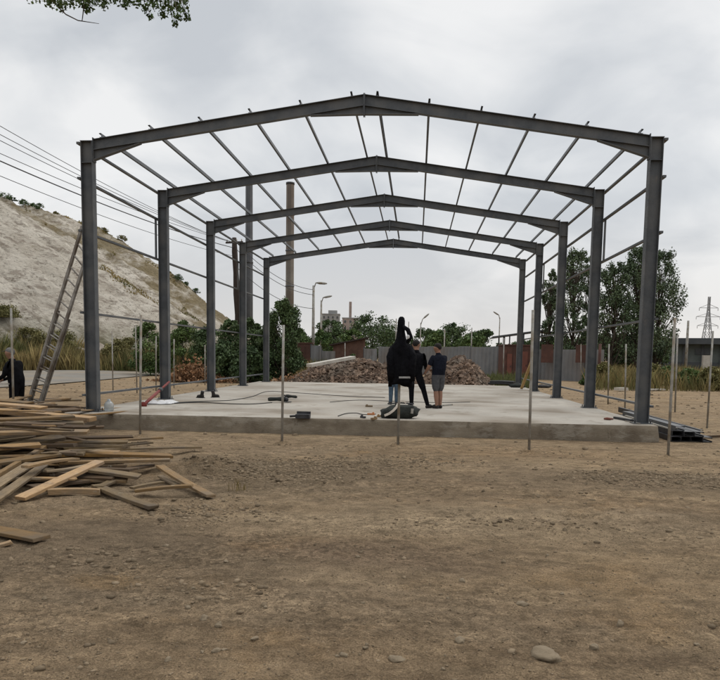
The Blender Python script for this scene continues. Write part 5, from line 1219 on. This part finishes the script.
    for s in 'lr':
        a, t_ = P('an'+s), P('to'+s); dd_ = (t_-a); dd_.z = 0; dd_.normalize(); x_ = Vector((-dd_.y, dd_.x, 0)); h0 = Vector((a.x, a.y, org.z)); mb = MB(); vs_ = []
        for p in IV3:
            q = Vector(p); sgn = lambda t, e_: math.copysign(abs(t)**e_, t)
            hgt = .095 if q.x < 0 else .095-.035*q.x
            vs_.append(h0+dd_*(.065+sgn(q.x, .85)*.145)*scale+x_*sgn(q.y, .8)*.048*scale+Vector((0, 0, max(.003, .045+q.z*hgt*.75)*scale)))
        MB().add(vs_, [tuple(f) for f in IF3], smooth=True).build('shoe', SHOE, root)
    return root
# navy T-shirt, grey shorts, profile towards the left, seen half from behind
o_ = onz(437.5, 408.5, 0)
J = dict(pel=(.0, 0, .95), chest=(.0, 0, 1.27), neck=(-.01, 0, 1.50), head=(-.04, .01, 1.655),
         shl=(-.16, -.10, 1.385), ell=(-.26, -.09, 1.14), wrl=(-.36, .06, .97), hal=(-.395, .11, .94), shr=(.16, .09, 1.385), elr=(.13, .24, 1.14), wrr=(-.10, .34, 1.05), har=(-.17, .36, 1.04),
         hipl=(-.08, -.06, .90), knl=(-.06, -.06, .50), anl=(-.02, -.05, .08), tol=(-.12, .06, .04), hipr=(.08, .06, .90), knr=(.06, .07, .50), anr=(.07, .07, .08), tor=(-.02, .18, .04))
person(o_, J, dict(top=NAVY, sleeve=SKIN, skin=SKIN, leg=GREYC, shin=SKIN, shoe=SHOE), 'man in navy T-shirt and grey shorts, rightmost of the group on slab', face=R(140), scale=1.015)
# black clad worker, back to us, legs apart
o_ = onz(417, 408, 0)
J = dict(pel=(-.10, 0, .97), chest=(-.07, .03, 1.30), neck=(-.05, .05, 1.54), head=(-.06, .10, 1.70),
         shl=(-.22, .03, 1.40), ell=(-.36, .10, 1.18), wrl=(-.28, .28, 1.05), hal=(-.24, .35, 1.03), shr=(.11, .03, 1.40), elr=(.20, .08, 1.15), wrr=(.20, .32, 1.06), har=(.19, .39, 1.05),
         hipl=(-.20, 0, .92), knl=(-.16, .02, .50), anl=(-.15, .02, .09), tol=(-.22, .15, .04), hipr=(.0, 0, .92), knr=(.16, .02, .51), anr=(.28, -.02, .09), tor=(.36, .08, .04))
person(o_, J, dict(top=BLACKC, sleeve=BLACKC, skin=SKIN, leg=BLACKC, shin=BLACKC, shoe=SHOE), 'man dressed in black with legs apart and back turned, mid group', face=R(70), scale=1.04)
# worker in jeans hidden behind the jacket
o_ = onz(393.6, 404.6, 0)
J = dict(pel=(.02, 0, .93), chest=(.07, .0, 1.25), neck=(.10, 0, 1.48), head=(.13, .02, 1.63),
         shl=(-.10, .0, 1.38), ell=(-.14, .08, 1.12), wrl=(.0, .2, 1.0), hal=(.05, .24, .98), shr=(.26, .0, 1.38), elr=(.30, .08, 1.12), wrr=(.22, .22, 1.0), har=(.19, .27, .98),
         hipl=(-.07, 0, .88), knl=(-.085, .0, .48), anl=(-.09, .0, .08), tol=(-.12, .14, .04), hipr=(.09, 0, .88), knr=(.085, .01, .48), anr=(.08, .02, .08), tor=(.10, .15, .04))
person(o_, J, dict(top=BLACKC, sleeve=BLACKC, skin=SKIN, leg=JEANS, shin=JEANS, shoe=SHOE), 'man in blue jeans mostly hidden behind the draped black jacket', face=R(80), scale=1.0)
# worker in a cap by the planks
o_ = dep(14, 17.6); o_.z = gz(o_.x, o_.y)
J = dict(pel=(.05, 0, .98), chest=(.0, -.02, 1.33), neck=(-.04, -.02, 1.58), head=(-.09, -.03, 1.735),
         shl=(-.03, -.20, 1.49), ell=(-.12, -.26, 1.19), wrl=(-.36, -.22, 1.06), hal=(-.43, -.20, 1.05), shr=(.03, .17, 1.49), elr=(-.10, .22, 1.19), wrr=(-.36, .12, 1.08), har=(-.43, .09, 1.07),
         hipl=(.03, -.10, .93), knl=(.0, -.11, .51), anl=(.06, -.10, .09), tol=(-.08, -.12, .04), hipr=(.07, .10, .93), knr=(.04, .10, .51), anr=(.12, .10, .09), tor=(-.02, .11, .04))
person(o_, J, dict(top=BLACKC, sleeve=BLACKC, skin=SKIN, leg=BLACKC, shin=BLACKC, shoe=SHOE), 'man in black jacket and grey cap carrying a board by the planks', face=R(180), cap=True, scale=1.0)
hb = o_+Vector((-.45, 0, 1.0)); tag(MB().bar(hb+Vector((.42, -.27, .0)), hb+Vector((-1.2, -.1, -.03)), .13, .03).build('plank', WHITEW), 'pale board held by the man in a grey cap', 'plank')

# ---------------------------------------------------------------- jacket on its post
root = empty('jacket', (JP.x, JP.y, G), 'black hooded work jacket draped over a metal post before the slab', 'jacket')
def jr(v): p = at(400, v, JP.y); return p.z
mp_ = (JT-CAM).dot(FWD)/F_PX
lev = [(316.6, 401.5, 1.4, .02), (318, 401.5, 2.7, .045), (321, 401.4, 3.4, .06), (326, 401.3, 3.7, .065), (332, 401.2, 4.1, .07), (338, 401, 4.9, .085), (342.5, 401, 6.2, .10), (345.5, 401, 8.8, .12), (349, 401, 11.8, .14), (354, 401, 13.5, .155), (361, 401.1, 14.3, .165), (369, 401.3, 14.2, .17), (376, 401.6, 13.5, .165), (381, 401.8, 12.9, .16), (385.5, 402.0, 12.2, .15)]
vs = []; n = 36
for j, (v_, u_, hw, dp_) in enumerate(lev):
    c = at(u_, v_, JP.y); hw = hw*mp_
    for i in range(n):
        th = 2*math.pi*i/n; fold = 1+(.07+.03*j/3)*noise.noise((math.cos(th)*2.1, math.sin(th)*2.1, j*.37))*2.0+.05*math.sin(th*7+j*.3)*(j/len(lev))
        zz_ = .03*math.sin(th*3+1)*(1 if j == len(lev)-1 else 0)
        vs.append((c.x+hw*fold*math.cos(th), c.y+dp_*fold*math.sin(th), c.z+zz_))
fs = [(j*n+i, j*n+(i+1) % n, (j+1)*n+(i+1) % n, (j+1)*n+i) for j in range(len(lev)-1) for i in range(n)]+[tuple(range(n))]
for q_ in range(len(vs)):
    x_, y_, z_ = vs[q_]; k_ = noise.fractal((x_*9, y_*9, z_*3.2), .9, 2, 3)*.022*min(1, max(0, (jr(335)-z_)/.3)); c_ = at(401.2, 350, JP.y); dx_, dy_ = x_-c_.x, y_-c_.y; l_ = math.hypot(dx_, dy_)+1e-5
    vs[q_] = (x_+dx_/l_*k_, y_+dy_/l_*k_, z_)
o = MB().add(vs, fs, smooth=True).build('coat', BLACKC, root); sm_ = o.modifiers.new('t', 'SOLIDIFY'); sm_.thickness = .008
# hood opening
mb = MB(); mb.tube([at(403, 326, JP.y-.10), at(408, 330, JP.y-.14), at(410.5, 337, JP.y-.13), at(407, 343, JP.y-.14)], [.03, .045, .05, .03], 8); mb.build('hood_edge', BLACKC, root)
mb = MB(); c = at(408, 336.8, JP.y-.20); mb.add([c+Vector((p[0]*.034, p[1]*.015, p[2]*.040)) for p in IV3], [tuple(f) for f in IF3], smooth=True); mb.build('badge', WHITE, root)
for s, uu in ((-1, 391), (1, 411.5)):
    pts = [at(401.5+s*8.5, 347.5, JP.y-.02), at(401.5+s*11.5, 357, JP.y-.10), at(uu, 370, JP.y-.13), at(uu+s*.5, 381, JP.y-.10)]
    o = MB().tube(pts, [.06, .075, .075, .06], 12).build('sleeve', BLACKC, root)
# silver band round the right part of hem
pts = []
for k in range(9): 
    u_ = 399+k*1.8; th = (u_-401.7)/13.8; pts.append(at(u_, 377.4, JP.y-.185*math.sqrt(max(.02, 1-min(1, abs(th))**2))-.02))
mb = MB()
for a, b in zip(pts, pts[1:]): mb.bar(a, b, .006, .036)
mb.build('reflective_band', REFL, root)
